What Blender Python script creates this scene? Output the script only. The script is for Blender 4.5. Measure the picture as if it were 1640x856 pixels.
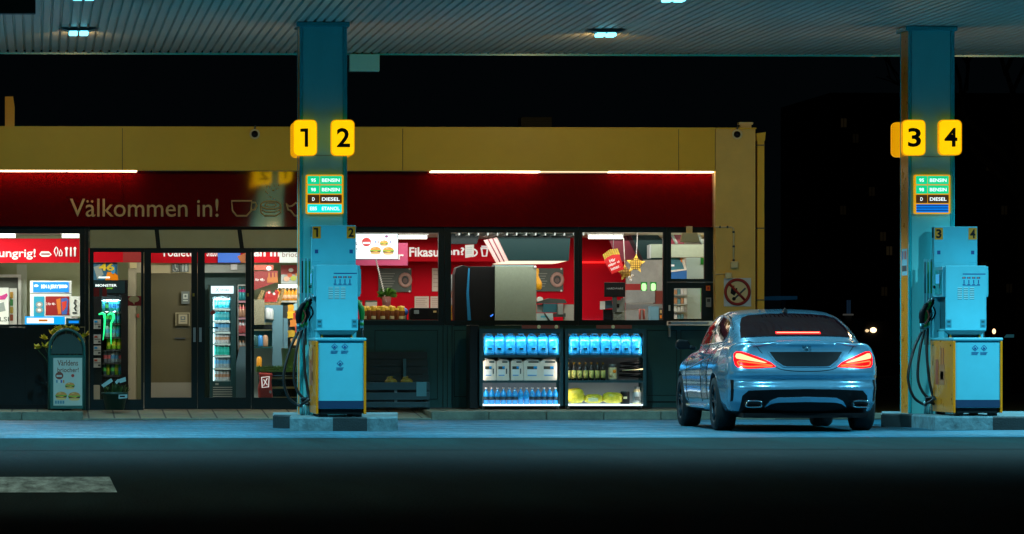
import bpy, bmesh, math, random
from mathutils import Vector, Matrix
from mathutils.bvhtree import BVHTree
R = math.radians
random.seed(7)
for o in list(bpy.data.objects): bpy.data.objects.remove(o)
S = bpy.context.scene
COL = S.collection

# ------------------------------------------------------------------ camera
FP = 7946.0                      # focal length in photo pixels (1640 wide)
YAW = R(2.9)
CAM = Vector((0.0, -58.0, 1.17))
PPX = 60.0 + FP*math.tan(YAW); PPY = 530.0
cd = bpy.data.cameras.new('camera'); cam = bpy.data.objects.new('camera', cd); COL.objects.link(cam)
cam.location = CAM; cam.rotation_euler = (R(90), 0, -YAW)
cd.sensor_fit = 'HORIZONTAL'; cd.sensor_width = 36.0; cd.lens = FP/1640*36
cd.shift_x = (820-PPX)/1640; cd.shift_y = (PPY-428)/1640
cd.clip_start = 0.5; cd.clip_end = 2000
S.camera = cam
# ------------------------------------------------------------------ world (night)
W = bpy.data.worlds.new('World'); S.world = W; W.use_nodes = True
bg = W.node_tree.nodes['Background']; bg.inputs[0].default_value = (0.25, 0.45, 0.6, 1); bg.inputs[1].default_value = 0.0022
# ------------------------------------------------------------------ colour management and sampling
S.view_settings.view_transform = 'Standard'; S.view_settings.look = 'None'
S.view_settings.exposure = 0.2; S.view_settings.gamma = 1.0; S.view_settings.use_curve_mapping = False
S.render.engine = 'CYCLES'
S.cycles.use_denoising = True
S.cycles.max_bounces = 6; S.cycles.diffuse_bounces = 3; S.cycles.glossy_bounces = 3; S.cycles.transparent_max_bounces = 12
S.cycles.sample_clamp_indirect = 4.0; S.cycles.caustics_reflective = False; S.cycles.caustics_refractive = False
# ------------------------------------------------------------------ lights
CANOPY_Z = 4.86
def aim(o, target):
    d = Vector(target) - o.location
    o.rotation_euler = d.to_track_quat('-Z', 'Y').to_euler()
def spot(name, loc, target, e, col, ang, blend=0.3, r=0.08):
    l = bpy.data.lights.new(name, 'SPOT'); l.energy = e; l.color = col; l.spot_size = R(ang); l.spot_blend = blend; l.shadow_soft_size = r
    o = bpy.data.objects.new(name, l); COL.objects.link(o); o.location = loc; aim(o, target); return o
def area(name, loc, target, e, col, sx, sy):
    l = bpy.data.lights.new(name, 'AREA'); l.shape = 'RECTANGLE'; l.size = sx; l.size_y = sy; l.energy = e; l.color = col
    o = bpy.data.objects.new(name, l); COL.objects.link(o); o.location = loc; aim(o, target); return o
COOL = (0.30, 0.80, 1.0); WARM = (1.0, 0.74, 0.30)
LAMP_X = (-5.95, 0.5, 6.95, 13.4); LAMP_Y = (-4.0, 2.5)
for x in LAMP_X:
    for y in LAMP_Y:
        # wide lamps in the near row, narrower ones in the far row
        if y < 0: spot('canopy_spot', (x, y, CANOPY_Z-0.09), (x, y, 0), 1500, COOL, 152, 0.45)
        else: spot('canopy_spot', (x, y, CANOPY_Z-0.09), (x, y, 0), 1450, COOL, 118, 0.30)
for x, e in ((-5.95, 70), (0.5, 95), (6.95, 130), (13.4, 130)):      # added warm fill lights without fittings, turned to the shop front
    spot('facade_fill', (x, 3.0, CANOPY_Z-0.12), (x, 8.6, 3.15), e, WARM, 100, 1.0, 0.1)
spot('street_light', (-6, -21, 8.5), (-2.5, -20.5, 0), 950, (0.75, 1.0, 0.85), 80, 0.8, 0.15)
# shop interior (the fluorescent tubes of the shop ceiling)
area('shop_tubes_back', (7.2, 10.9, 2.44), (7.2, 10.9, 0), 95, (1.0, 0.93, 0.82), 5.5, 2.4)
area('shop_tubes_window', (7.2, 8.98, 2.42), (7.2, 11.2, 1.0), 28, (1.0, 0.95, 0.86), 5.5, 0.12)
area('shop_tubes_aisle', (3.3, 9.0, 2.42), (3.3, 11.0, 0.9), 38, (1.0, 0.95, 0.86), 1.0, 0.12)
area('shop_tubes_entrance', (1.0, 9.0, 2.42), (1.0, 11.2, 1.0), 5, (1.0, 0.95, 0.75), 2.6, 0.12)
area('shop_tubes_freezer', (-0.9, 9.0, 2.42), (-0.9, 10.6, 1.3), 26, (0.95, 1.0, 0.88), 1.6, 0.12)
for x in (3.42, 10.78):                    # added warm fill, unseen behind the pillars, to lift the canopy ceiling
    pl = bpy.data.lights.new('ceiling_fill', 'POINT'); pl.energy = 16; pl.color = (1.0, 0.66, 0.32); pl.shadow_soft_size = 0.08
    po = bpy.data.objects.new('ceiling_fill', pl); COL.objects.link(po); po.location = (x, 2.45 if x < 5 else 2.9, 2.6)
area('shop_tubes_front', (1.2, 10.6, 2.44), (1.2, 10.6, 0), 10, (1.0, 0.95, 0.72), 3.6, 1.6)
area('shop_tubes_side', (-0.9, 9.8, 2.44), (-0.9, 9.8, 0), 60, (0.95, 1.0, 0.85), 2.2, 1.0)

# ------------------------------------------------------------------ helpers
def at(px, py, Y):
    f = Vector((math.sin(YAW), math.cos(YAW), 0)); r = Vector((math.cos(YAW), -math.sin(YAW), 0))
    d = f*FP + r*(px-PPX) + Vector((0, 0, 1))*(PPY-py)
    t = (Y-CAM.y)/d.y
    return CAM + d*t
def AX(px, Y): return at(px, 530, Y).x
def AZ(py, Y, px=800): return at(px, py, Y).z
def lin(c):
    return tuple((v/255/12.92 if v/255 <= 0.04045 else ((v/255+0.055)/1.055)**2.4) for v in c)
MATS = {}
def mat(name, col, rough=0.5, metal=0.0, emit=None, es=1.0, noise=0.0, nscale=6.0, bump=0.0, bscale=60.0, coat=0.0, spec=0.5, trans=0.0, stretch=None, cior=1.5):
    if name in MATS: return MATS[name]
    m = bpy.data.materials.new(name); m.use_nodes = True; nt = m.node_tree; b = nt.nodes['Principled BSDF']
    b.inputs['Base Color'].default_value = (*col[:3], 1); b.inputs['Roughness'].default_value = rough; b.inputs['Metallic'].default_value = metal
    b.inputs['Specular IOR Level'].default_value = spec
    if coat: b.inputs['Coat Weight'].default_value = coat; b.inputs['Coat Roughness'].default_value = 0.05; b.inputs['Coat IOR'].default_value = cior
    if trans: b.inputs['Transmission Weight'].default_value = trans
    if emit is not None:
        b.inputs['Emission Color'].default_value = (*emit[:3], 1); b.inputs['Emission Strength'].default_value = es
    if noise or bump:
        tc = nt.nodes.new('ShaderNodeTexCoord'); mp = nt.nodes.new('ShaderNodeMapping'); nt.links.new(tc.outputs['Object'], mp.inputs[0])
        if stretch: mp.inputs['Scale'].default_value = stretch
    if noise:
        n = nt.nodes.new('ShaderNodeTexNoise'); n.inputs['Scale'].default_value = nscale; n.inputs['Detail'].default_value = 6; n.inputs['Roughness'].default_value = 0.65
        nt.links.new(mp.outputs[0], n.inputs['Vector'])
        rp = nt.nodes.new('ShaderNodeValToRGB'); e = rp.color_ramp.elements
        e[0].position = 0.3; e[1].position = 0.7
        e[0].color = (*[max(0, v*(1-noise)) for v in col[:3]], 1); e[1].color = (*[min(1, v*(1+noise)) for v in col[:3]], 1)
        nt.links.new(n.outputs['Fac'], rp.inputs[0]); nt.links.new(rp.outputs[0], b.inputs['Base Color'])
        mr = nt.nodes.new('ShaderNodeMapRange'); mr.inputs['To Min'].default_value = max(0.03, rough-0.12); mr.inputs['To Max'].default_value = min(1, rough+0.12)
        nt.links.new(n.outputs['Fac'], mr.inputs['Value']); nt.links.new(mr.outputs[0], b.inputs['Roughness'])
    if bump:
        n2 = nt.nodes.new('ShaderNodeTexNoise'); n2.inputs['Scale'].default_value = bscale; n2.inputs['Detail'].default_value = 4 if bscale > 5 else 1
        nt.links.new(mp.outputs[0], n2.inputs['Vector'])
        bp = nt.nodes.new('ShaderNodeBump'); bp.inputs['Strength'].default_value = bump; bp.inputs['Distance'].default_value = 0.02
        nt.links.new(n2.outputs['Fac'], bp.inputs['Height']); nt.links.new(bp.outputs[0], b.inputs['Normal'])
        if coat: nt.links.new(bp.outputs[0], b.inputs['Coat Normal'])
    MATS[name] = m; return m
def E(name, col, es=1.0): return mat(name, (col[0]*.5, col[1]*.5, col[2]*.5), 0.5, emit=col, es=es)
def glass_mat(name, tint=(1, 1, 1), refl=1.0, rough=0.02):
    m = bpy.data.materials.new(name); m.use_nodes = True; nt = m.node_tree; nt.nodes.clear()
    out = nt.nodes.new('ShaderNodeOutputMaterial'); mx = nt.nodes.new('ShaderNodeMixShader'); tr = nt.nodes.new('ShaderNodeBsdfTransparent'); gl = nt.nodes.new('ShaderNodeBsdfGlossy')
    fr = nt.nodes.new('ShaderNodeFresnel'); fr.inputs['IOR'].default_value = 1.45
    tr.inputs[0].default_value = (*tint, 1); gl.inputs['Roughness'].default_value = rough; gl.inputs['Color'].default_value = (refl, refl, refl, 1)
    nt.links.new(fr.outputs[0], mx.inputs[0]); nt.links.new(tr.outputs[0], mx.inputs[1]); nt.links.new(gl.outputs[0], mx.inputs[2]); nt.links.new(mx.outputs[0], out.inputs[0])
    MATS[name] = m; return m

class MB:
    """collects shapes in world coordinates and links them as ONE mesh object"""
    def __init__(s): s.v = []; s.f = []; s.m = []; s.sm = []; s.ml = []
    def mi(s, m):
        if m not in s.ml: s.ml.append(m)
        return s.ml.index(m)
    def add(s, vs, fs, m, smooth=False):
        o = len(s.v); s.v += [tuple(v) for v in vs]; k = s.mi(m)
        for f in fs: s.f.append([i+o for i in f]); s.m.append(k); s.sm.append(smooth)
        return s
    def box(s, x0, x1, y0, y1, z0, z1, m):
        x0, x1 = min(x0, x1), max(x0, x1); y0, y1 = min(y0, y1), max(y0, y1); z0, z1 = min(z0, z1), max(z0, z1)
        vs = [(x0,y0,z0),(x1,y0,z0),(x1,y1,z0),(x0,y1,z0),(x0,y0,z1),(x1,y0,z1),(x1,y1,z1),(x0,y1,z1)]
        return s.add(vs, [(0,3,2,1),(4,5,6,7),(0,1,5,4),(1,2,6,5),(2,3,7,6),(3,0,4,7)], m)
    def pbox(s, px0, py0, px1, py1, Y, d, m):
        """box whose front face fills the photo rectangle at plane Y, depth d"""
        a = at(px0, py1, Y); b = at(px1, py0, Y)
        return s.box(a.x, b.x, Y, Y+d, a.z, b.z, m)
    def prism(s, pts, y0, y1, m, smooth=False):
        """polygon of (x,z) extruded from y0 (front) to y1"""
        n = len(pts)
        A = sum(pts[i][0]*pts[(i+1) % n][1]-pts[(i+1) % n][0]*pts[i][1] for i in range(n))
        if A < 0: pts = pts[::-1]
        vs = [(x, y0, z) for x, z in pts]+[(x, y1, z) for x, z in pts]
        fs = [tuple(range(n)), tuple(range(2*n-1, n-1, -1))]
        s.add(vs, fs, m)
        o = len(s.v)-2*n; k = s.mi(m)
        for i in range(n):
            j = (i+1) % n
            s.f.append([o+i, o+n+i, o+n+j, o+j]); s.m.append(k); s.sm.append(smooth)
        return s
    def pprism(s, pts, Y, d, m): return s.prism([(at(x, y, Y).x, at(x, y, Y).z) for x, y in pts], Y, Y+d, m)
    def pell(s, cx, cy, rx, ry, Y, d, m, n=16, a0=0, a1=360):
        pts = [(cx+rx*math.cos(R(a0+(a1-a0)*i/n)), cy-ry*math.sin(R(a0+(a1-a0)*i/n))) for i in range(n if a1-a0 == 360 else n+1)]
        return s.pprism(pts, Y, d, m)
    def rrect(s, px0, py0, px1, py1, r, Y, d, m, n=4):
        pts = []
        for cx, cy, a in ((px1-r, py0+r, 0), (px0+r, py0+r, 90), (px0+r, py1-r, 180), (px1-r, py1-r, 270)):
            for i in range(n+1):
                t = R(a+90*i/n); pts.append((cx+r*math.cos(t), cy-r*math.sin(t)))
        return s.pprism(pts, Y, d, m)
    def lathe(s, prof, c, m, n=16, mats=None):
        """prof list of (r,z) about vertical axis at c; mats optional per band"""
        vs = []; 
        for r, z in prof:
            for i in range(n):
                a = 2*math.pi*i/n; vs.append((c[0]+r*math.cos(a), c[1]+r*math.sin(a), c[2]+z))
        o = len(s.v); s.v += vs
        for j in range(len(prof)-1):
            k = s.mi(mats[j] if mats else m)
            for i in range(n):
                i2 = (i+1) % n
                s.f.append([o+j*n+i, o+j*n+i2, o+(j+1)*n+i2, o+(j+1)*n+i]); s.m.append(k); s.sm.append(True)
        s.f.append([o+i for i in range(n)][::-1]); s.m.append(s.mi(mats[0] if mats else m)); s.sm.append(False)
        s.f.append([o+(len(prof)-1)*n+i for i in range(n)]); s.m.append(s.mi(mats[-1] if mats else m)); s.sm.append(False)
        return s
    def tube(s, path, r, m, n=8, closed=False):
        P = [Vector(p) for p in path]; N = len(P); rings = []; up = None
        for i in range(N):
            if closed: t = P[(i+1) % N]-P[i-1]
            else: t = P[min(i+1, N-1)]-P[max(i-1, 0)]
            if t.length < 1e-9: t = Vector((0, 0, 1))
            t.normalize()
            if up is None: up = Vector((0, 1, 0)) if abs(t.y) < 0.9 else Vector((1, 0, 0))
            a = t.cross(up)
            if a.length < 1e-4: a = t.cross(Vector((1, 0, 0)))
            a.normalize(); b = a.cross(t).normalized(); up = b
            rr = r[i] if isinstance(r, (list, tuple)) else r
            rings.append([P[i]+(a*math.cos(2*math.pi*k/n)+b*math.sin(2*math.pi*k/n))*rr for k in range(n)])
        vs = [v for rg in rings for v in rg]; fs = []
        for i in range(N if closed else N-1):
            i2 = (i+1) % N
            for k in range(n):
                k2 = (k+1) % n; fs.append((i*n+k, i2*n+k, i2*n+k2, i*n+k2))
        if not closed: fs += [tuple(range(n)), tuple((N-1)*n+k for k in range(n-1, -1, -1))]
        return s.add(vs, fs, m, True)
    def ptube(s, pts, Y, r, m, n=6, closed=False, smooth=0):
        P = [at(x, y, Y) for x, y in pts]
        if smooth: P = cr(P, smooth, closed)
        return s.tube(P, r, m, n, closed)
    def sphere(s, c, r, m, nu=12, nv=8):
        if not isinstance(r, (list, tuple)): r = (r, r, r)
        vs = []; fs = []
        for j in range(nv+1):
            p = math.pi*j/nv
            for i in range(nu):
                a = 2*math.pi*i/nu; vs.append((c[0]+r[0]*math.sin(p)*math.cos(a), c[1]+r[1]*math.sin(p)*math.sin(a), c[2]+r[2]*math.cos(p)))
        for j in range(nv):
            for i in range(nu):
                i2 = (i+1) % nu; fs.append((j*nu+i, (j+1)*nu+i, (j+1)*nu+i2, j*nu+i2))
        return s.add(vs, fs, m, True)
    def mesh(s, name, org=(0, 0, 0)):
        me = bpy.data.meshes.new(name)
        me.from_pydata([(v[0]-org[0], v[1]-org[1], v[2]-org[2]) for v in s.v], [], s.f)
        for m in s.ml: me.materials.append(m)
        me.polygons.foreach_set('material_index', s.m); me.polygons.foreach_set('use_smooth', s.sm); me.update(); return me
    def build(s, name, parent=None, bev=0.0, org=None):
        """part of parent (local to the thing's origin), or a top-level mesh with its origin at org"""
        if parent is not None: org = ORG[parent.name]
        elif org is None:
            xs = [v[0] for v in s.v]; ys = [v[1] for v in s.v]; zs = [v[2] for v in s.v]
            org = ((min(xs)+max(xs))/2, (min(ys)+max(ys))/2, min(zs))
        o = bpy.data.objects.new(name, s.mesh(name, org)); COL.objects.link(o)
        if parent is None: o.location = org
        else: o.parent = parent
        ORG[o.name] = tuple(org)
        if bev:
            b = o.modifiers.new('bevel', 'BEVEL'); b.width = bev; b.segments = 2; b.limit_method = 'ANGLE'; b.angle_limit = R(50)
        return o
ORG = {}
def cr(P, k=6, closed=False):
    """Catmull-Rom through points"""
    P = [Vector(p) for p in P]; n = len(P); out = []
    rng = range(n if closed else n-1)
    for i in rng:
        p0 = P[i-1] if (closed or i > 0) else P[0]; p1 = P[i]; p2 = P[(i+1) % n]; p3 = P[(i+2) % n] if (closed or i+2 < n) else P[-1]
        for j in range(k):
            t = j/k
            out.append(0.5*((2*p1)+(p2-p0)*t+(2*p0-5*p1+4*p2-p3)*t*t+(3*p1-p0-3*p2+p3)*t**3))
    if not closed: out.append(P[-1])
    return out
def tag(o, label, cat, group=None, kind=None):
    if label: o['label'] = label
    if cat: o['category'] = cat
    if group: o['group'] = group
    if kind: o['kind'] = kind
    return o
def thing(name, label, cat, loc, group=None):
    o = bpy.data.objects.new(name, None); COL.objects.link(o); o.location = loc; o.empty_display_size = 0.1
    ORG[o.name] = tuple(loc); return tag(o, label, cat, group)
def struct(o): o['kind'] = 'structure'; return o
def text_mb(s, x0, y0, x1, y1, Y, m, bold=0.0, depth=0.004, mirror=False, mb=None, bev_res=3):
    """lettering fitted to the photo rectangle at plane Y"""
    c = bpy.data.curves.new('t', 'FONT'); c.body = s; c.size = 1; c.offset = bold; c.resolution_u = bev_res
    o = bpy.data.objects.new('t', c); me = bpy.data.meshes.new_from_object(o)
    vs = [v.co.copy() for v in me.vertices]; fs = [list(p.vertices) for p in me.polygons]
    bpy.data.objects.remove(o); bpy.data.curves.remove(c); bpy.data.meshes.remove(me)
    xa = min(v.x for v in vs); xb = max(v.x for v in vs); ya = min(v.y for v in vs); yb = max(v.y for v in vs)
    A = at(x0, y1, Y); B = at(x1, y0, Y)
    out = []
    for v in vs:
        u = (v.x-xa)/(xb-xa)
        if mirror: u = 1-u
        out.append((A.x+u*(B.x-A.x), Y, A.z+(v.y-ya)/(yb-ya)*(B.z-A.z)))
    mb = mb or MB(); mb.add(out, fs, m)
    n = len(out)
    if depth and not mirror:
        # rim so letters have thickness
        from collections import Counter
        cnt = Counter(); 
        for f in fs:
            for i in range(len(f)): cnt[frozenset((f[i], f[(i+1) % len(f)]))] += 1
        rim = []; vv = []
        for f in fs:
            for i in range(len(f)):
                a, b = f[i], f[(i+1) % len(f)]
                if cnt[frozenset((a, b))] == 1:
                    k = len(vv); pa, pb = out[a], out[b]
                    vv += [pa, pb, (pb[0], pb[1]+depth, pb[2]), (pa[0], pa[1]+depth, pa[2])]; rim.append((k, k+3, k+2, k+1))
        mb.add(vv, rim, m)
    return mb
def copy_tree(o, parent=None):
    c = o.copy(); COL.objects.link(c); c.parent = parent
    for ch in list(o.children): copy_tree(ch, c)
    return c
# ------------------------------------------------------------------ materials of the setting
M_asphalt = mat('asphalt', (0.012, 0.024, 0.022), 0.9, spec=.2, noise=0.6, nscale=1.6, bump=0.5, bscale=45, stretch=(1, .1, 1))

def slab_mat():
    m = bpy.data.materials.new('forecourt_concrete'); m.use_nodes = True; nt = m.node_tree; b = nt.nodes['Principled BSDF']; L = nt.links.new
    tc = nt.nodes.new('ShaderNodeTexCoord')
    def noise(sc, det, stretch=(1, 1, 1)):
        mp = nt.nodes.new('ShaderNodeMapping'); mp.inputs['Scale'].default_value = stretch; L(tc.outputs['Object'], mp.inputs[0])
        n = nt.nodes.new('ShaderNodeTexNoise'); n.inputs['Scale'].default_value = sc; n.inputs['Detail'].default_value = det; n.inputs['Roughness'].default_value = .7; L(mp.outputs[0], n.inputs['Vector']); return n
    def ramp(n, p0, p1, c0, c1):
        r = nt.nodes.new('ShaderNodeValToRGB'); e = r.color_ramp.elements; e[0].position = p0; e[1].position = p1; e[0].color = (*c0, 1); e[1].color = (*c1, 1); L(n.outputs['Fac'], r.inputs[0]); return r
    def mul(a, c, f):
        x = nt.nodes.new('ShaderNodeMix'); x.data_type = 'RGBA'; x.blend_type = 'MULTIPLY'; x.inputs[0].default_value = f; L(a.outputs[0] if a.bl_idname == 'ShaderNodeValToRGB' else a.outputs[2], x.inputs[6]); L(c.outputs[0], x.inputs[7]); return x
    base = ramp(noise(.6, 8, (1, .08, 1)), .3, .72, (.003, .105, .16), (.004, .165, .25))  # blue cast of the canopy lamps is put into the grey concrete
    stains = ramp(noise(.8, 6, (1, .06, 1)), .34, .56, (.42, .46, .46), (1, 1, 1))
    grain = ramp(noise(16, 4, (1, .07, 1)), .3, .68, (.55, .55, .55), (1.15, 1.15, 1.15))
    o = mul(mul(base, stains, .75), grain, .9); L(o.outputs[2], b.inputs['Base Color'])
    rr = ramp(noise(1.3, 6), .35, .65, (.42,)*3, (.8,)*3); L(rr.outputs[0], b.inputs['Roughness'])
    bp = nt.nodes.new('ShaderNodeBump'); bp.inputs['Strength'].default_value = .5; bp.inputs['Distance'].default_value = .01; g = noise(45, 4); L(g.outputs['Fac'], bp.inputs['Height']); L(bp.outputs[0], b.inputs['Normal']); return m
M_slab = slab_mat()
M_kerb = mat('kerb_stone', (0.11, 0.13, 0.10), 0.85, noise=0.35, nscale=5, bump=0.4)
M_grass = mat('grass', (0.03, 0.045, 0.012), 0.95, noise=0.5, nscale=12, bump=0.8)
M_paint = mat('road_paint', (0.48, 0.58, 0.52), 0.85, noise=0.85, nscale=8, bump=0.5, stretch=(1, .12, 1))
M_black = mat('black_plastic', (0.006, 0.008, 0.009), 0.45, spec=.25)
M_rubber = mat('black_rubber', (0.008, 0.009, 0.01), 0.38)
M_panel = mat('pump_panel', (0.11, 0.52, 0.61), 0.35, noise=0.05, nscale=3, coat=0.2)  # white panels, with the lamps' cyan cast mixed into the colour
M_pillar = mat('pillar_paint', (0.19, 0.66, 0.64), 0.32, noise=0.07, nscale=2, coat=0.3, stretch=(1, 1, .3))  # the lamps' cyan cast is worked into this colour as well
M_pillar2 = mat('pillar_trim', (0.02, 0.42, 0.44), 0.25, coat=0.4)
M_yel = mat('yellow_paint', (1.0, 0.25, 0.002), 0.3, noise=0.06, nscale=3, coat=0.3)
M_fasc = mat('yellow_cladding', (0.80, 0.47, 0.03), 0.45, noise=0.07, nscale=1.2)
M_wall = mat('cream_wall', (0.78, 0.50, 0.12), 0.7, noise=0.08, nscale=2.5, bump=0.15, bscale=90)
M_frame = mat('dark_frame', (0.003, 0.014, 0.017), 0.4, spec=.3)
M_clad = mat('dark_cladding', (0.006, 0.075, 0.080), 0.42, noise=0.12, nscale=1.5)
M_cladL = mat('black_cladding', (0.003, 0.012, 0.015), 0.5, spec=.3, noise=0.15, nscale=1.5)
M_redp = mat('red_gloss_panel', (0.19, 0.0012, 0.0016), 0.06, spec=0.7, bump=0.9, bscale=0.9, coat=1.0, cior=3.0)
M_red = mat('red_wall', (0.70, 0.001, 0.016), 0.6, spec=0.1, noise=0.05, nscale=1.5)
M_redb = mat('red_banner', (0.52, 0.001, 0.010), 0.6, spec=0.1)
M_white = mat('white_paint', (0.8, 0.8, 0.78), 0.5)
M_cream = mat('cream_plastic', (0.72, 0.60, 0.32), 0.5)
M_beige = mat('beige_wall', (0.42, 0.46, 0.28), 0.7, noise=0.06, nscale=2)
M_grey = mat('grey_metal', (0.32, 0.36, 0.36), 0.4, 0.3)
M_dgrey = mat('dark_grey', (0.05, 0.06, 0.06), 0.5)
M_steel = mat('brushed_steel', (0.5, 0.52, 0.53), 0.28, 0.9)
M_ceil = mat('canopy_sheet', (0.62, 0.54, 0.44), 0.40, 0.1, noise=0.12, nscale=0.5)
M_led = E('led_strip', (1.0, 0.80, 0.50), 9.0)
M_tube = E('tube_light', (1.0, 0.97, 0.88), 3.0)
M_glass = glass_mat('window_glass', (0.93, 0.97, 0.95), 0.55)
M_tan = mat('tan_letter', (0.60, 0.42, 0.17), 0.5)
M_ink = mat('black_ink', (0.005, 0.005, 0.006), 0.5, spec=.2)
M_ltr = E('white_letter', (0.95, 0.88, 0.85), 0.55)
M_sign = E('sign_yellow', (1.0, 0.60, 0.0), 0.92)
M_signe = E('sign_yellow_edge', (1.0, 0.42, 0.0), 0.6)

# pavers: brick texture, long joints running away from the kerb
def paver_mat():
    m = bpy.data.materials.new('pavers'); m.use_nodes = True; nt = m.node_tree; b = nt.nodes['Principled BSDF']; b.inputs['Roughness'].default_value = 0.85
    tc = nt.nodes.new('ShaderNodeTexCoord'); br = nt.nodes.new('ShaderNodeTexBrick'); br.offset = 0.0
    br.inputs['Color1'].default_value = (0.30, 0.26, 0.17, 1); br.inputs['Color2'].default_value = (0.24, 0.22, 0.15, 1); br.inputs['Mortar'].default_value = (0.05, 0.045, 0.035, 1)
    br.inputs['Scale'].default_value = 1.0; br.inputs['Brick Width'].default_value = 0.335; br.inputs['Row Height'].default_value = 1.9; br.inputs['Mortar Size'].default_value = 0.012
    n = nt.nodes.new('ShaderNodeTexNoise'); n.inputs['Scale'].default_value = 9; mx = nt.nodes.new('ShaderNodeMix'); mx.data_type = 'RGBA'; mx.blend_type = 'MULTIPLY'; mx.inputs[0].default_value = 0.6
    nt.links.new(tc.outputs['Object'], br.inputs['Vector']); nt.links.new(tc.outputs['Object'], n.inputs['Vector'])
    nt.links.new(br.outputs['Color'], mx.inputs[6]); nt.links.new(n.outputs['Color'], mx.inputs[7]); nt.links.new(mx.outputs[2], b.inputs['Base Color']); return m
M_paver = paver_mat()

# ------------------------------------------------------------------ ground
def sheet(name, x0, x1, y0, y1, z, m):
    b = MB(); b.add([(x0, y0, z), (x1, y0, z), (x1, y1, z), (x0, y1, z)], [(0, 1, 2, 3)], m); return struct(b.build(name, org=(0, 0, 0)))
sheet('ground', -400, 500, -80, 900, 0.0, M_asphalt)
sheet('fade_band', -60, 60, -9.5, -4.25, 0.003, mat('fade_asphalt', (0.006, 0.034, 0.034), 0.9, spec=.2, noise=0.6, nscale=1.6, bump=0.5, bscale=40, stretch=(1, .07, 1)))  # in-between tone painted on the asphalt to carry the lamps' fade
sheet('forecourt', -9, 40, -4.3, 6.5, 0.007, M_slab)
sheet('road_marking', -5, AX(176, -18.6)+0.0, -22.2, -18.4, 0.005, M_paint)
FY = 8.6                                   # plane of the glazed shop front
def pav(x0, x1, z0, z1, m, name, y0=6.62, y1=9.0):
    b = MB(); v = [(x0, y0, z0), (x1, y0, z0), (x1, y1, z1), (x0, y1, z1), (x0, y0, 0.001), (x1, y0, 0.001)]
    v += [(x1, y1, 0.001), (x0, y1, 0.001)]; b.add(v, [(0, 1, 2, 3), (4, 5, 1, 0), (5, 6, 2, 1), (7, 4, 0, 3)], m); return struct(b.build(name, org=(0, 0, 0)))
xA, xB = AX(133, 6.6), AX(690, 6.6)
pav(-9, xA, 0.115, 0.122, M_paver, 'pavement'); pav(xA, xB, 0.025, 0.122, M_paver, 'pavement_ramp'); pav(xB, AX(1240, 6.6), 0.115, 0.122, M_paver, 'pavement')
def kerb(x0, x1, h):
    b = MB(); n = max(1, round((x1-x0)/0.8)); w = (x1-x0)/n
    for i in range(n): b.box(x0+i*w+0.004, x0+(i+1)*w-0.004, 6.5, 6.62, 0, h, M_kerb)
    return struct(b.build('kerb', bev=0.012, org=((x0+x1)/2, 6.56, 0)))
kerb(-9, xA, 0.117); kerb(xA, xB, 0.03); kerb(xB, AX(1240, 6.6), 0.117)
sheet('verge', AX(1240, 6.6), 40, 7.5, 60, 0.05, M_grass)
b = MB(); b.box(AX(1240, 6.6), 40, 7.3, 7.5, 0, 0.08, M_kerb); struct(b.build('kerb', bev=0.01, org=(20, 7.4, 0)))

# ------------------------------------------------------------------ canopy
can = thing('fuel_canopy', 'large flat canopy with ribbed metal underside over the fuel pumps', 'canopy', (6, 0, CANOPY_Z))
X0, X1, YN, YF = -9.0, 24.0, -9.0, 7.9
b = MB(); pit = 0.112; n = int((X1-X0)/pit); vs = []; fs = []
prof = []
for i in range(n):
    x = X0+i*pit
    prof += [(x, 0), (x+pit-0.036, 0), (x+pit-0.028, 0.034), (x+pit-0.008, 0.034)]
for x, z in prof: vs += [(x, YN, CANOPY_Z+z), (x, YF, CANOPY_Z+z)]
for i in range(len(prof)-1): fs.append((2*i, 2*i+1, 2*i+3, 2*i+2))
b.add(vs, fs, M_ceil); b.build('ribbed_ceiling', can)
b = MB(); b.box(X0, X1, YF+0.005, YF+0.10, CANOPY_Z-0.022, CANOPY_Z+0.009, M_pillar2); b.box(X0, X1, YF+0.06, YF+0.12, CANOPY_Z+0.01, CANOPY_Z+0.06, M_black); b.build('edge_trim', can)
b = MB(); b.box(X0, X1, YN-0.1, YF+0.16, CANOPY_Z+0.06, CANOPY_Z+0.12, M_black); b.build('roof', can)
b = MB(); b.box(X0, X1, YN-0.25, YN-0.11, CANOPY_Z-0.05, CANOPY_Z+0.9, M_fasc); b.build('fascia', can, bev=0.02)
M_lens = E('lamp_lens', (0.16, 0.80, 1.0), 3.2)
def canopy_lamp(x, y, lab):
    t = thing('canopy_lamp', lab, 'ceiling lamp', (x, y, CANOPY_Z-0.09), 'lamps under the canopy')
    b = MB(); z = CANOPY_Z-0.012
    b.prism([(x-0.24, z), (x-0.10, z-0.035), (x+0.12, z-0.03), (x+0.24, z)], y-0.20, y+0.20, M_dgrey); b.build('housing', t)
    for dx in (-0.065, 0.065):
        b = MB(); b.box(x+dx-0.052, x+dx+0.052, y-0.15, y+0.15, z-0.078, z-0.034, M_lens); b.build('lens', t, bev=0.012)
LL = {(0.5, 2.5): 'twin lensed lamp in the canopy ceiling above the entrance, wholly in view', (6.95, 2.5): 'twin lensed lamp in the canopy ceiling between the two pillars, wholly in view',
      (0.5, -4.0): 'twin lensed lamp cut by the top edge of the picture above the entrance', (6.95, -4.0): 'twin lensed lamp cut by the top edge of the picture between the pillars'}
for k, v in LL.items(): canopy_lamp(*k, v)
# dark sign box hanging under the canopy, top left corner
a = at(57, 22, -5.0); b = MB(); b.box(a.x-1.6, a.x, -5.0, -4.8, a.z, CANOPY_Z-0.002, mat('brown_metal', (0.03, 0.022, 0.016), 0.5)); tag(b.build('hanging_box', bev=0.01), 'dark brown box hanging from the canopy in the top left corner', 'sign box')
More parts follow.
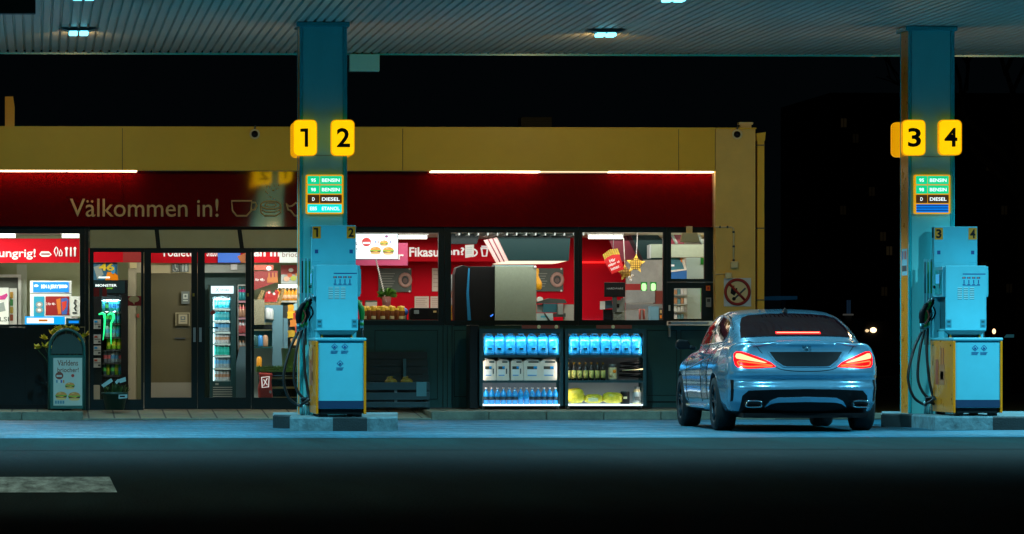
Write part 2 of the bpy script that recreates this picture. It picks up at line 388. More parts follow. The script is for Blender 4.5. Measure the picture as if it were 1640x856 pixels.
# pale box at the canopy's far edge
t = thing('edge_box', 'pale blue grey box hanging from the far canopy edge beside the left pillar', 'equipment box', (*at(584, 115, 7.7).xy, AZ(115, 7.7)))
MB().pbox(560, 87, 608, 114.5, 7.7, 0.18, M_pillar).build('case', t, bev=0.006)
for x in (572, 596): MB().pbox(x-1.5, 84, x+1.5, 88, 7.78, 0.03, M_dgrey).build('bracket', t)

# ------------------------------------------------------------------ pillars
def pillar(pxl, pxr, lab, sticker, PY):
    xl = AX(pxl, PY); xr = AX(pxr, PY); z0 = 0.166; zt = CANOPY_Z-0.004
    t = thing('canopy_pillar', lab, 'pillar', ((xl+xr)/2, PY+0.3, z0), 'pillars carrying the canopy')
    w = xr-xl; yb = PY+0.60
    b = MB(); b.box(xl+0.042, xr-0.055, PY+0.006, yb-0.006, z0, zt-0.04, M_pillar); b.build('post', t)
    for x0, x1 in ((xl, xl+0.04), (xr-0.053, xr)):
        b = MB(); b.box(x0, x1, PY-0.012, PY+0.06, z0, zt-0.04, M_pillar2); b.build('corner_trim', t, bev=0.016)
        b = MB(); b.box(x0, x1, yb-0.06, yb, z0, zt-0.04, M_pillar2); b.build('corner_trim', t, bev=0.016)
    for xx in (xl+0.012, xr-0.012):
        b = MB(); b.box(xx-0.008, xx+0.008, PY+0.062, yb-0.062, z0, zt-0.04, M_yel); b.build('side_panel', t)
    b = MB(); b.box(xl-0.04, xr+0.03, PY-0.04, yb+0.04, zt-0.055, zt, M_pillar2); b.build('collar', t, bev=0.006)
    b = MB(); zj = AZ(250, PY); b.box(xl+0.043, xr-0.056, PY+0.003, PY+0.0058, zj-0.002, zj+0.002, M_dgrey); b.build('panel_joint', t)
    b = MB(); lx = (xl+xr)/2; b.sphere((lx, yb+.12, 2.6), (.09, .06, .06), E('warm_fill', (1.0, .66, .32), 2.0), 10, 8); lp_ = b.build('lamp', t); MB().box(lx-.1, lx+.1, yb-.004, yb+.055, 2.5, 2.7, M_dgrey).build('fill_base', lp_)  # added bulb and mount for the warm fill, out of sight behind the post
    if sticker:
        b = MB(); x = xl+0.003; za, zb = AZ(398, PY+.2), AZ(441, PY+.2); b.box(x-0.002, x, PY+0.10, yb-0.12, zb, za, mat('sticker_blue', (0.25, 0.55, 0.62), 0.5))
        for i, c in enumerate(((0.6, .03, .02), (.6, .1, .02), (.03, .1, .4))):
            y = PY+0.16+i*0.12; b.box(x-0.004, x-0.002, y, y+0.06, za-0.13, za-0.03, mat('pict%d' % i, c, 0.5))
        b.box(x-0.004, x-0.002, PY+0.14, yb-0.16, zb+0.05, zb+0.12, M_dgrey); b.build('notice_sticker', t)
    return t
pillar(480, 556, 'pale blue pillar with signs 1 and 2, left of the car', False, 1.15)
pillar(1455, 1529, 'pale blue pillar with signs 3 and 4 and a yellow side, right of the car', True, 1.60)

# ------------------------------------------------------------------ illuminated pump numbers
def num_sign(px0, px1, py0, py1, Y, d, lab, back=False):
    ca = at((px0+px1)/2, py1, Y)
    t = thing('pump_number_sign', lab, 'number sign', (ca.x, Y+0.05, ca.z), 'illuminated pump numbers')
    b = MB(); b.rrect(px0, py0, px1, py1, 8, Y, 0.09, M_signe, 5); b.build('case', t)
    Yf = Y+0.093 if back else Y-0.003
    b = MB(); b.rrect(px0+1.2, py0+1.2, px1-1.2, py1-1.2, 7, Yf-0.0015, 0.003, M_sign, 5); b.build('face', t)
    w = (px1-px0); tw = 0.40*w if d == '1' else 0.56*w
    cx = (px0+px1)/2+1; h = py1-py0
    x0 = cx-tw/2; 
    if d == '1': x0 -= 3; tw *= .85
    if d == '1':
        q = cx-w*.02; k = w/38.5; Yd = Yf+(0.0016 if back else -0.003)
        MB().pprism([(q-8*k, py0+h*.25), (q+4.5*k, py0+h*.24), (q+4.5*k, py1-h*.25), (q-1*k, py1-h*.25), (q-1*k, py0+h*.335), (q-8*k, py0+h*.335)], Yd, .0014, M_ink).build('digit', t)
    else: text_mb(d, x0, py0+h*.23, x0+tw, py1-h*.24, Yf+(0.0025 if back else -0.004), M_ink, bold=0.022, mirror=back, depth=0.002).build('digit', t)
SY = 1.03; SY3 = 1.48
num_sign(469.5, 508, 192, 250, SY, '1', 'glowing yellow sign 1 on the left pillar, facing the viewer')
num_sign(530, 568, 192, 250, SY, '2', 'glowing yellow sign 2 on the left pillar, facing the viewer')
num_sign(1445, 1482.5, 192, 249.5, SY3, '3', 'glowing yellow sign 3 on the right pillar, facing the viewer')
num_sign(1503.5, 1540.5, 192, 249, SY3, '4', 'glowing yellow sign 4 on the right pillar, facing the viewer')
num_sign(465.5, 503, 196, 253, 1.80, '2', 'yellow sign behind sign 1, on the back of the left pillar', True)
num_sign(525.5, 563, 196, 253, 1.80, '1', 'yellow sign behind sign 2, on the back of the left pillar', True)
num_sign(1428.5, 1466, 196, 252, 2.25, '4', 'yellow sign behind sign 3, on the back of the right pillar', True)
num_sign(1486.5, 1523.5, 196, 252, 2.25, '3', 'yellow sign behind sign 4, on the back of the right pillar', True)

# ------------------------------------------------------------------ price signs
G1 = E('sign_green', (0.0, 0.62, 0.26), 0.9); G2 = E('sign_brown', (0.045, 0.016, 0.001), 0.9); G3 = E('sign_cyan', (0.0, 0.72, 0.66), 0.95); G4 = E('sign_blue', (0.0, 0.16, 0.62), 0.9); G5 = E('sign_blue_dark', (0.002, 0.02, 0.16), 0.8)
M_sw = E('sign_white', (0.9, 1.0, 1.0), 1.0)
def price_sign(x0, x1, lab, last, PY):
    Y = PY-0.06; c = at((x0+x1)/2, 343, Y)
    t = thing('fuel_price_sign', lab, 'price sign', (c.x, Y, c.z), 'lit price signs on the pillars')
    b = MB(); b.rrect(x0, 280, x1, 343, 2.5, Y, 0.075, M_signe); b.build('frame', t)
    rows = [('95', 'BENSIN', G1), ('98', 'BENSIN', G1), ('D', 'DIESEL', G2), ('E85', 'ETANOL', G3)]
    w = x1-x0
    for i, (a, n, g) in enumerate(rows):
        y0 = 282.2+15.1*i; y1 = y0+13.2
        if i == 3 and not last:
            b = MB()
            b.pbox(x0+3, y0, x1-3, y1, Y-0.004, 0.003, G4)
            for k in range(3): b.pbox(x0+3, y0+1+4.2*k, x1-3, y0+2.4+4.2*k, Y-0.0065, 0.002, G5)
            b.build('panel', t); continue
        b = MB(); xm = x0+w*.36
        b.rrect(x0+2.6, y0, (x1-2.6) if i == 3 else xm, y1, 1.2, Y-0.004, 0.003, g)
        if i < 3: b.rrect(xm+.8, y0, x1-2.6, y1, 1.2, Y-0.004, 0.003, g)
        p = b.build('panel', t)
        tw = {1: 4, 2: 7.5, 3: 11}[len(a)]
        text_mb(a, x0+w*.2-tw/2, y0+4, x0+w*.2+tw/2, y0+9.6, Y-0.006, M_sw, bold=0.02, depth=0).build('lettering', p)
        text_mb(n, xm+4, y0+4, x1-6, y0+9.6, Y-0.006, M_sw, bold=0.02, depth=0).build('lettering', p)
price_sign(490, 550, 'lit fuel sign with a cyan ETANOL row on the left pillar', True, 1.15)
price_sign(1464.5, 1522, 'lit fuel sign with a blue striped bottom row on the right pillar', False, 1.60)

# ------------------------------------------------------------------ pump islands
M_isl = mat('island_concrete', (0.12, 0.21, 0.23), 0.8, noise=0.5, nscale=7, bump=0.6, bscale=25)
M_isd = mat('island_black', (0.012, 0.02, 0.022), 0.7, noise=0.4, nscale=6, bump=0.4)
def island(outline, lab, h=0.166, darks=()):
    """outline: plan polygon (x,y) counter-clockwise seen from above"""
    n = len(outline); b = MB(); cx = sum(p[0] for p in outline)/n; cy = sum(p[1] for p in outline)/n
    ins = []
    for x, y in outline:
        d = Vector((cx-x, cy-y)); d.normalize(); ins.append((x+d.x*0.02, y+d.y*0.02))
    lo = [(x, y, 0) for x, y in outline]; mi_ = [(x, y, h-0.018) for x, y in outline]; hi = [(x, y, h) for x, y in ins]
    vs = lo+mi_+hi
    for i in range(n):
        j = (i+1) % n; m = M_isd if i in darks else M_isl
        b.add([lo[i], lo[j], mi_[j], mi_[i], hi[i], hi[j]], [(0, 1, 2, 3), (3, 2, 5, 4)], m)
    b.add(hi, [tuple(range(n))], M_isl)
    return tag(b.build('pump_island', org=(cx, cy, 0)), lab, 'kerb island', 'kerbed islands under the pumps')
def P2(px, Y): return (AX(px, Y), Y)
island([P2(464, -0.6), P2(533, -0.6), P2(588, -0.6), P2(637, -0.25), P2(637, 2.9), P2(437, 2.9), P2(437, 1.25), P2(464, 0.9)], 'low concrete island under the pump marked 1 and 2', darks=(1, 6))
X3 = 0.0
island([P2(1497, X3-0.4), P2(1590, X3-0.4), P2(1700, X3-0.4), P2(1730, 0.4), P2(1730, 3.3), P2(1411, 3.3), P2(1411, 1.7), P2(1460, 1.2), P2(1478, 0.6)], 'low concrete island under the pump marked 3 and 4', darks=(1, 6))

# ------------------------------------------------------------------ fuel pumps
M_blue = mat('sticker_ink_blue', (0.01, 0.06, 0.22), 0.5); M_navy = mat('kick_plate', (0.006, 0.035, 0.09), 0.5)
M_dteal = mat('dark_teal', (0.01, 0.09, 0.11), 0.4); M_green = mat('green_plastic', (0.005, 0.22, 0.03), 0.4); M_hred = mat('handle_red', (0.4, 0.06, 0.03), 0.5)
M_numy = mat('number_yellow', (1.0, 0.27, 0.0), 0.45); M_louv = mat('louvre_slot', (0.55, 0.75, 0.75), 0.4)
def fuel_pump(XC, Y0, d1, d2, lab, hz, left_view):
    """XC centre, Y0 front plane of the base"""
    Z0 = 0.166
    t = thing('fuel_pump', lab, 'fuel pump', (XC, Y0+0.75, Z0), 'fuel pumps on the islands')
    hw = 0.293
    # base cabinet
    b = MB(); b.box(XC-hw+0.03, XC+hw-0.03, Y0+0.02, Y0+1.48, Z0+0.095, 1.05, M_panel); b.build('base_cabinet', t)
    b = MB(); b.box(XC-hw+0.03, XC+hw-0.03, Y0+0.012, Y0+0.0195, Z0+0.10, Z0+0.19, M_navy); b.build('kick_plate', t)
    for s in (-1, 1):
        b = MB(); b.box(XC+s*hw, XC+s*(hw-0.029), Y0, Y0+1.5, Z0+0.035, 1.052, M_yel); p = b.build('side_cover', t, bev=0.008)
        x = XC+s*(hw+0.002)
        b2 = MB()
        for (ya, yb, za, zb, c) in ((0.95, 1.15, .36, .66, (.45, .07, .03)), (0.55, 0.90, .36, .60, (.55, .16, .06)), (0.60, 0.66, .60, .80, (.4, .05, .03)), (.75, .80, .6, .80, (.4, .05, .03)), (.62, .82, .42, .52, (.7, .5, .4))):
            b2.box(x-0.001, x+0.001*s+0.001, Y0+ya, Y0+yb, Z0+za, Z0+zb, mat('sticker_%0.2f' % (c[1]*10+ya), c, 0.5))
        b2.build('hose_sticker', p)
        b3 = MB()
        for yy in (0.15, 1.3): b3.box(x-0.004, x+0.004, Y0+yy, Y0+yy+0.03, 0.985, 1.005, M_ink)
        b3.build('screw', p)
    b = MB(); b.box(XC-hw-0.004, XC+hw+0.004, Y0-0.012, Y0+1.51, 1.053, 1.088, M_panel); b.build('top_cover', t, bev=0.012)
    b = MB()
    for sx in (-1, 1):
        for yy in (0.12, 1.3): b.box(XC+sx*0.2-0.05, XC+sx*0.2+0.05, Y0+yy, Y0+yy+0.1, Z0, Z0+0.035, M_dgrey)
    b.box(XC-hw+0.05, XC+hw-0.05, Y0+0.05, Y0+1.45, Z0+0.034, Z0+0.096, M_black); b.build('plinth', t)
    # hazard diamonds on the front
    b = MB(); s = 0.038
    for dx, z in hz:
        cx = XC+dx
        b.prism([(cx-s, z), (cx, z-s), (cx+s, z), (cx, z+s)], Y0+0.0155, Y0+0.0195, M_blue)
        b.prism([(cx-s*.72, z), (cx, z-s*.72), (cx+s*.72, z), (cx, z+s*.72)], Y0+0.0135, Y0+0.0154, M_panel)
        b.prism([(cx-s*.35, z-.008), (cx-.003, z-.02), (cx+s*.3, z-.012), (cx+s*.36, z+.008), (cx+.004, z+.004), (cx-.006, z+.018)], Y0+0.0115, Y0+0.0134, M_blue)
        for k in range(3): b.box(cx-s*1.15, cx+s*(1.1-.2*k), Y0+0.0165, Y0+0.0195, z-s-0.016-0.013*k, z-s-0.010-0.013*k, M_blue)
    b.build('hazard_sticker', t)
    # neck
    b = MB(); z1, z2 = 1.0885, 1.172
    for (xa, xb, ya, yb, za, zb, m) in ((-.17, .17, .85, 1.35, z1, z2, M_dteal), (.19, .235, .9, 1.3, z1, z2+.02, M_panel), (-.235, -.19, .9, 1.3, z1, z2+.02, M_panel)): b.box(XC+xa, XC+xb, Y0+ya, Y0+yb, za, zb, m)
    for sx in (-1, 1): b.prism([(XC+sx*.19, z1), (XC+sx*.16, z1), (XC+sx*.175, z1+.05)], Y0+0.80, Y0+0.83, M_numy)
    b.build('neck', t)
    b = MB(); b.prism([(XC-.245, 1.172), (XC-.19, 1.125), (XC+.19, 1.125), (XC+.245, 1.172)], Y0+0.76, Y0+1.36, M_dteal); b.build('drip_tray', t)
    # display cabinet
    yc = Y0+0.75; zc0, zc1 = 1.1735, 1.945
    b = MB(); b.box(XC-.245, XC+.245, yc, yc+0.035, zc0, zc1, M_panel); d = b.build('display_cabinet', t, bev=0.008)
    b = MB(); b.box(XC-.205, XC+.205, yc+0.036, yc+0.60, zc0+0.02, zc1-0.012, M_dteal); b.build('nozzle_bay', t)
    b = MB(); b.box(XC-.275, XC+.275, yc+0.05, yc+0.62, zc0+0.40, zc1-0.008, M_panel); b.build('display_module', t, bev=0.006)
    for s in (-1, 1):
        b = MB(); x = XC+s*.276
        b.box(x, x+s*.012, yc+0.10, yc+0.50, zc0+0.43, zc1-0.05, M_pillar2)
        b.box(x+s*.0125, x+s*.016, yc+0.18, yc+0.40, zc0+0.56, zc1-0.10, E('display_lcd', (0.05, 0.45, 0.8), 0.5))
        b.box(x+s*.0125, x+s*.016, yc+0.12, yc+0.16, zc0+0.50, zc0+0.66, M_ink)
        b.sphere((x+s*.016, yc+0.47, zc0+0.52), .02, M_ink, 8, 6); b.build('display', t)
    # front prints: pump pictograms and louvres
    b = MB(); yf = yc-0.002
    zz = zc1-0.10
    b.box(XC-.04, XC+.235, yf, yc, zz-.006, zz+.006, M_blue)
    for k in range(4):
        x = XC-.03+.058*k
        b.box(x-.016, x+.026, yf, yc, zz-.055, zz-.035, M_blue); b.box(x-.006, x+.012, yf-.001, yc-.0022, zz-.049, zz-.040, M_numy)
        b.box(x+.0, x+.012, yf, yc, zz-.115, zz-.07, M_blue); b.box(x-.012, x+.022, yf, yc, zz-.13, zz-.12, M_blue)
    b.box(XC-.04, XC+.17, yf, yc, zz-.14, zz-.134, M_blue)
    for s in (-.205, .205):
        b.box(XC+s-.035+(.0 if s < 0 else -.0), XC+s+.03, yf, yc, zc0+.03, zc0+.13, mat('qr_grey', (0.03, 0.26, 0.34), 0.5))
        b.box(XC+s-.02, XC+s+.016, yf-.0015, yf-.0002, zc0+.09, zc0+.115, M_dteal); b.box(XC+s-.02, XC+s+.016, yf-.0015, yf-.0002, zc0+.045, zc0+.06, M_dteal)
    b.build('print', d)
    b = MB()
    for c in range(3):
        for r in range(7):
            x = XC-.075+.073*c; z = zz-.165-.021*r
            b.box(x-.026, x+.026, yf-.004, yc+.002, z-.004, z+.004, M_louv); b.box(x-.026, x+.026, yf, yc, z-.010, z-.0042, M_dteal)
    b.build('louvre', d)
    # head panel behind the display cabinet
    yh = Y0+1.42
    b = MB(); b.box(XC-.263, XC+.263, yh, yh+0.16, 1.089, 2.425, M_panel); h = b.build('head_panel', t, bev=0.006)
    for s, dg in ((-1, d1), (1, d2)):
        x0, x1 = (XC-.255, XC-.155) if s < 0 else (XC+.155, XC+.258)
        b = MB(); b.box(x0, x1, yh-.003, yh, 2.268, 2.41, M_numy); p = b.build('number_plate', h)
        tb = MB(); A = MB()
        pxa = 0
        # digits sized in metres
        tmp = text_mb(dg, 0, 0, 10, 10, 0, M_ink, bold=0.03, depth=0); xs = [v[0] for v in tmp.v]; zs = [v[2] for v in tmp.v]
        ww = .034 if dg == '1' else .064
        cx = (x0+x1)/2
        tmp.v = [(cx-ww/2+ww*(v[0]-min(xs))/(max(xs)-min(xs)), yh-.005, 2.285+.108*(v[2]-min(zs))/(max(zs)-min(zs))) for v in tmp.v]
        if dg == '1':
            tmp = MB(); tmp.prism([(cx-.034, 2.393), (cx+.018, 2.393), (cx+.018, 2.285), (cx-.004, 2.285), (cx-.004, 2.373), (cx-.034, 2.373)], yh-.0055, yh-.0035, M_ink)
        tmp.build('digit', p)
        b = MB(); b.box(cx-.02, cx+.02, yh-.002, yh, 2.09, 2.135, M_blue)
        for k in range(6): b.box(cx-.045, cx+.05-.02*(k % 3), yh-.0015, yh, 1.99-.018*k, 1.993-.018*k, mat('faint_print', (0.03, 0.36, 0.46), 0.5))
        b.build('sticker', h)
    b = MB(); b.box(XC-.267, XC-.263, yh+.03, yh+.13, 2.29, 2.41, M_ink); b.build('side_sticker', h)
    # nozzles with their hose masts, on both sides
    M_mast = mat('mast_steel', (0.20, 0.52, 0.58), 0.25, 0.4, coat=0.2)
    for s in (-1, 1):
        for k in range(3):
            yy = yh-0.02+0.04*k; xx = XC+s*(.375-.045*k) if s < 0 else XC+.285
            if s > 0 and k < 2: continue
            # mast with coloured insert
            if s < 0:
                b = MB(); b.box(xx-.013, xx+.013, yy, yy+.022, 1.0, 2.03, M_mast); b.box(xx-.007, xx+.007, yy-.004, yy-.0002, 1.62, 2.0, M_green if k else M_ink); b.build('hose_mast', t)
            # nozzle: body, spout up, lever
            zc = 1.36+(0.02*k); m = M_ink if k != 1 else M_green
            if s > 0: m = M_green
            b = MB()
            b.tube(cr([(xx-s*.02, yy-.05, zc+.14), (xx+s*.0, yy-.05, zc+.11), (xx+s*.045, yy-.05, zc+.02), (xx+s*.05, yy-.05, zc-.10)], 5), [.018]*4+[.03]*5+[.036]*4+[.03]*3, m, 8)
            b.tube([(xx-s*.02, yy-.05, zc+.14), (xx-s*.05, yy-.05, zc+.20)], .012, M_steel, 8)
            b.tube(cr([(xx-s*.01, yy-.07, zc+.06), (xx-s*.035, yy-.07, zc-.02), (xx+s*.01, yy-.07, zc-.11)], 4), .009, M_hred if k == 0 and s < 0 else M_ink, 6)
            nz = b.build('nozzle', t)
            b = MB(); b.tube([(xx+s*.05, yy-.05, zc-.10), (xx+s*.05, yy-.05, zc-.2)], .022, M_mast, 8); b.tube([(xx+s*.05, yy-.05, zc-.13), (xx+s*.05, yy-.05, zc-.17)], .0245, M_green if k else M_dteal, 8); b.build('swivel', nz)
            # hose: hangs from the nozzle to a low loop and up into the base
            hx = xx+s*.05; e = XC+s*(hw+.002)
            if s < 0:
                dz = (0.30, 0.36, 0.33)[k]; bx = (-.20, -.10, .02)[k]
                b = MB(); b.tube(cr([(hx, yy-.05, zc-.2), (hx-.03+bx*.35, yy-.09, .95), (hx+bx*.8-.02, yy-.13, .62), (hx+bx*.7+.02, yy-.16, dz+.08), (hx+bx*.3+.07, yy-.20, dz-.02), (e-.10, yy-.26, dz), (e-.01, yy-.32, dz+.06-.05*k)], 6), .017, M_rubber, 8); b.build('hose', t)
            else:
                b = MB(); b.tube(cr([(hx, yy-.05, zc-.2), (hx+.01, yy-.09, .95), (hx-.01, yy-.14, .5), (e+.02, yy-.3, .4)], 6), .017, M_rubber, 8); b.build('hose', t)
    b = MB()
    for k in range(4):
        x = XC-.385+.03*k; b.tube([(x, yh-.05, Z0), (x, yh-.05, Z0+.16)], .012, M_mast, 8)
    b.build('pipe_stub', t)
    return t
xc1 = (AX(505.7, -0.5)+AX(586.7, -0.5))/2; xc3 = (AX(1527.5, -0.1)+AX(1605, -0.1))/2
fuel_pump(xc1, -0.5, '1', '2', 'white fuel pump marked 1 and 2 on the left island', [(-.075, .985), (.045, .985), (-.01, .79)], False)
fuel_pump(xc3, -0.1, '3', '4', 'white fuel pump marked 3 and 4 on the right island', [(-.03, .965), (.075, .965)], True)
# ------------------------------------------------------------------ shop building
YB = 8.35                                   # plane of the yellow fascia
bl = thing('shop_building', 'low yellow petrol station shop with red sign band and glazed front', 'building', (4.5, 12, 0.1))
xl = -6.0; xr = AX(1210, YB); zt = AZ(206, YB, 700); zf = AZ(274, YB, 700)
YBK = 15.0
# yellow fascia in panels
b = MB(); js = [xl, AX(196, YB), AX(645, YB), AX(1087, YB), AX(1145.5, YB)]
for i in range(4): b.box(js[i]+0.004, js[i+1]-0.004, YB, YB+0.22, zf, zt, M_fasc)
b.box(xl, js[4], YB+0.01, YB+0.2, zf+0.003, zt-0.003, M_dgrey)
b.build('fascia', bl)
b = MB(); b.box(js[4]+.004, xr, YB, YB+0.22, 0.12, zt, M_wall); b.build('corner_wall', bl, bev=0.006)
b = MB(); b.box(xr-0.20, xr, YB+0.221, YBK, 0.12, zt-0.01, M_wall); b.box(xl, xr, YBK, YBK+.2, 0.12, zt-.01, M_wall); b.box(xl, xl+.2, YB+.3, YBK, .12, zt-.01, M_wall); b.build('wall', bl)
b = MB(); b.box(xl, xr-0.01, YB+0.05, YBK, zt-0.08, zt-0.006, M_dgrey); b.build('roof', bl)
b = MB(); b.box(xl, xr+0.01, YB-0.012, YB+0.25, zt, zt+0.018, M_fasc); b.build('roof_flashing', bl)
# red sign band
YR = YB+0.16; zr0 = AZ(363.5, YR, 700)
xj = AX(1143, YR)
b = MB()
for x0, x1, ya, tilt in ((xl, AX(196, YR), 0, 0), (AX(196, YR)+.003, AX(645, YR), -.0035, .0025), (AX(645, YR)+.003, xj, -.0084, .0025)):   # three boards, each tilted slightly to shift the signs' reflections
    dy = lambda x, z: YR+ya*(x-(x0 if ya > 0 else x1))*-1*-1+tilt*(z-zr0) - (max(0, ya*(x0-x1)) if False else 0)
    q = [(x0, dy(x0, zr0), zr0), (x1, dy(x1, zr0), zr0), (x1, dy(x1, zf), zf-.002), (x0, dy(x0, zf), zf-.002)]
    b.add(q, [(0, 1, 2, 3)], M_redp)
b.box(xl, xj, YR+.05, YR+.055, zr0, zf-.002, M_dgrey); rp = b.build('sign_band', bl)
zc = AZ(320, YR, 200)
tb = text_mb('Välkommen in!', 112, 318.5, 350, 347.5, YR-0.006, M_tan, bold=0.004); tb.build('lettering', rp)
b = MB(); q = 0.0125; Yq = YR-0.008
b.ptube([(371, 322), (403, 322), (402, 338), (395, 346), (379, 346), (372.5, 338)], Yq, q, M_tan, closed=True)
b.ptube([(403, 325), (409, 325), (411, 330), (408, 336), (402, 337)], Yq, q, M_tan)
b.build('icon', rp); b = MB()
for cy, ry in ((329, 6.5), (328.5, 3.3)): b.ptube([(433.5+16*math.cos(R(a))*(1 if ry > 4 else .55), cy+ry*math.sin(R(a))) for a in range(0, 360, 24)], Yq, q if ry > 4 else q*.7, M_tan, closed=True)
b.ptube([(417.5, 329), (418, 341), (424, 346), (442, 346), (449.5, 341), (449.5, 329)], Yq, q, M_tan)
b.ptube([(418, 336), (426, 340), (441, 340), (449, 336)], Yq, q*.7, M_tan)
b.build('icon', rp); b = MB()
b.ptube([(459, 326), (463, 331), (468, 330), (474, 325), (482, 327), (485, 336), (480, 345), (472, 346), (466, 338), (461, 336)], Yq, q, M_tan, closed=True); b.build('icon', rp); b = MB()
for i in range(16): x = 425+random.random()*22; y = 296+random.random()*24; p = at(x, y, Yq); b.sphere(p, 0.008, M_tan, 6, 4)
b.build('icon', rp)
# LED strips under the fascia lip
for x0, x1 in ((-40, 106), (108, 219), (690, 865), (867, 973), (975, 1143)):
    b = MB(); b.box(AX(x0, YB+.06), AX(x1, YB+.06), YB+0.045, YB+0.085, zf-0.016, zf-0.001, M_led if x0 != 867 else E('led_dim', (1, .75, .45), 1.2)); b.build('led_strip', bl)
b = MB(); b.box(xj+0.001, xj+0.02, YB+0.02, YR+0.1, zr0, zf-0.03, M_cream); b.build('edge_trim', bl)
# soffit closing the band
b = MB(); b.box(xl, xj, YR+0.051, FY+0.5, zr0+0.002, zr0+0.06, M_frame); b.build('soffit', bl)
# dark glazing frames: helper writes one window part with its pane
def Z(py, px=700): return AZ(py, FY, px)
def window(gx0, gx1, gy0, gy1, fx0, fx1, fy0, fy1, pane=True, name='window', Yf=None, d=0.07, m=None):
    Yf = FY if Yf is None else Yf; m = m or M_frame
    b = MB()
    b.pbox(fx0, fy0, gx0, fy1, Yf, d, m); b.pbox(gx1, fy0, fx1, fy1, Yf, d, m)
    b.pbox(gx0, fy0, gx1, gy0, Yf+.001, d-.002, m); b.pbox(gx0, gy1, gx1, fy1, Yf+.001, d-.002, m)
    w = b.build(name, bl)
    if pane:
        b = MB(); A = at(gx0-1, gy1+1, Yf+.03); B = at(gx1+1, gy0-1, Yf+.03)
        b.add([(A.x, Yf+.03, A.z), (B.x, Yf+.03, A.z), (B.x, Yf+.03, B.z), (A.x, Yf+.03, B.z)], [(0, 1, 2, 3)], M_glass); b.build('pane', w)
    return w
window(-230, 128, 374, 520, -240, 136, 364, 524)
b = MB(); b.pbox(-260, 524.5, 135.5, 660, FY+.01, .1, M_cladL)
for x in (-60, 40): b.pbox(x, 526, x+1, 658, FY+.006, .004, M_black)
b.pbox(-260, 648, 135.5, 660, FY-.01, .02, M_black); b.build('wall_panel', bl)
b = MB(); b.pbox(136.2, 364, 142.5, 660, FY-.03, .12, M_frame); b.build('mullion', bl)
# entrance: cream header panels, then glazed leaves
hd = MB(); hd.pbox(143, 364, 562, 404, FY+.04, .05, M_frame)
hm = mat('header_cream', (0.60, 0.50, 0.26), 0.35, noise=.08, nscale=2)
for pts in (((144.5, 368.5), (247.5, 368.5), (250.5, 397.5), (144.5, 397.5)), ((254.5, 368.5), (380, 368.5), (384, 397.5), (257.5, 397.5)), ((387, 368.5), (512, 368.5), (515, 397.5), (391, 397.5))): hd.pprism(pts, FY-.02, .055, hm)
hd.build('entrance_header', bl)
window(150, 226, 401.5, 640, 143, 230, 398.5, 657)
def door(gx0, gx1, fx0, fx1, hx):
    w = window(gx0, gx1, 405.5, 637, fx0, fx1, 399, 655, name='door', Yf=FY-.02)
    b = MB(); b.pbox(hx-2, 525, hx+2, 548, FY-.05, .028, M_steel); b.build('handle', w)
    b = MB(); b.pbox(gx1+2, 470, gx1+5, 475, FY-.026, .005, mat('lock_yellow', (.35, .30, .03), .5)); b.build('lock', w)
door(242, 306.5, 231, 316, 311.5); door(328, 393.5, 316.6, 402, 321)
window(407, 558, 398.5, 637, 402.6, 566, 395, 656)
# shop windows right of pump 1
window(560, 702, 373, 514, 556, 712, 364, 521)
window(722.5, 920, 373, 513.5, 712.4, 926, 364, 521)
window(932.5, 1062, 372.5, 513, 926.4, 1068, 364, 521)
w = window(1075, 1128, 373, 447, 1068.4, 1142.4, 364, 452)
window(1079.5, 1124, 462, 511, 1068.4, 1142.4, 452.3, 514.5, name='service_hatch')
b = MB()
b.pbox(1131, 458, 1137.5, 466, FY-.03, .029, mat('button_orange', (.8, .16, .01), .5)); b.pbox(1133, 460, 1135.6, 464, FY-.036, .0055, mat('button_red', (.5, .01, .01), .5)); b.build('call_button', bl)
b = MB(); b.pbox(1131, 477, 1139, 492, FY-.035, .034, M_grey); b.pbox(1132.5, 479, 1137.5, 484, FY-.038, .003, M_dgrey); b.build('intercom', bl)
b = MB(); b.pbox(1071, 489, 1073.6, 498, FY-.03, .029, M_white); b.build('hatch_knob', bl)
b = MB(); A = at(1070, 520, FY); B = at(1131, 515.5, FY); b.box(A.x, B.x, FY-.28, FY-.002, A.z, B.z, M_steel); b.build('hatch_shelf', bl, bev=.004)
b = MB(); b.pbox(1071, 522, 1074, 540, FY-.06, .059, M_grey); b.build('hatch_bracket', bl)
# cladding under the windows
b = MB(); b.pbox(556, 521.5, 1142.4, 657, FY+.03, .08, M_clad); b.build('wall_panel', bl)
b = MB()
for x0, x1, y0, y1 in ((600, 701, 529, 640), (727, 757, 529, 636), (1036, 1084, 529, 634), (1090, 1140, 529, 634)):
    for (a0, c0, a1, c1) in ((x0, y0, x1, y0+1), (x0, y1-1, x1, y1), (x0, y0+1, x0+1, y1-1), (x1-1, y0+1, x1, y1-1)): b.pbox(a0, c0, a1, c1, FY+.024, .005, M_frame)
for x in (709, 716, 723.5): b.pbox(x, 523, x+1, 655, FY+.022, .007, M_frame)
b.pbox(1036, 643, 1142, 645, FY+.022, .007, M_frame); b.pbox(560, 652.5, 1142, 657, FY+.012, .017, M_dgrey)
b.build('panel_groove', bl)
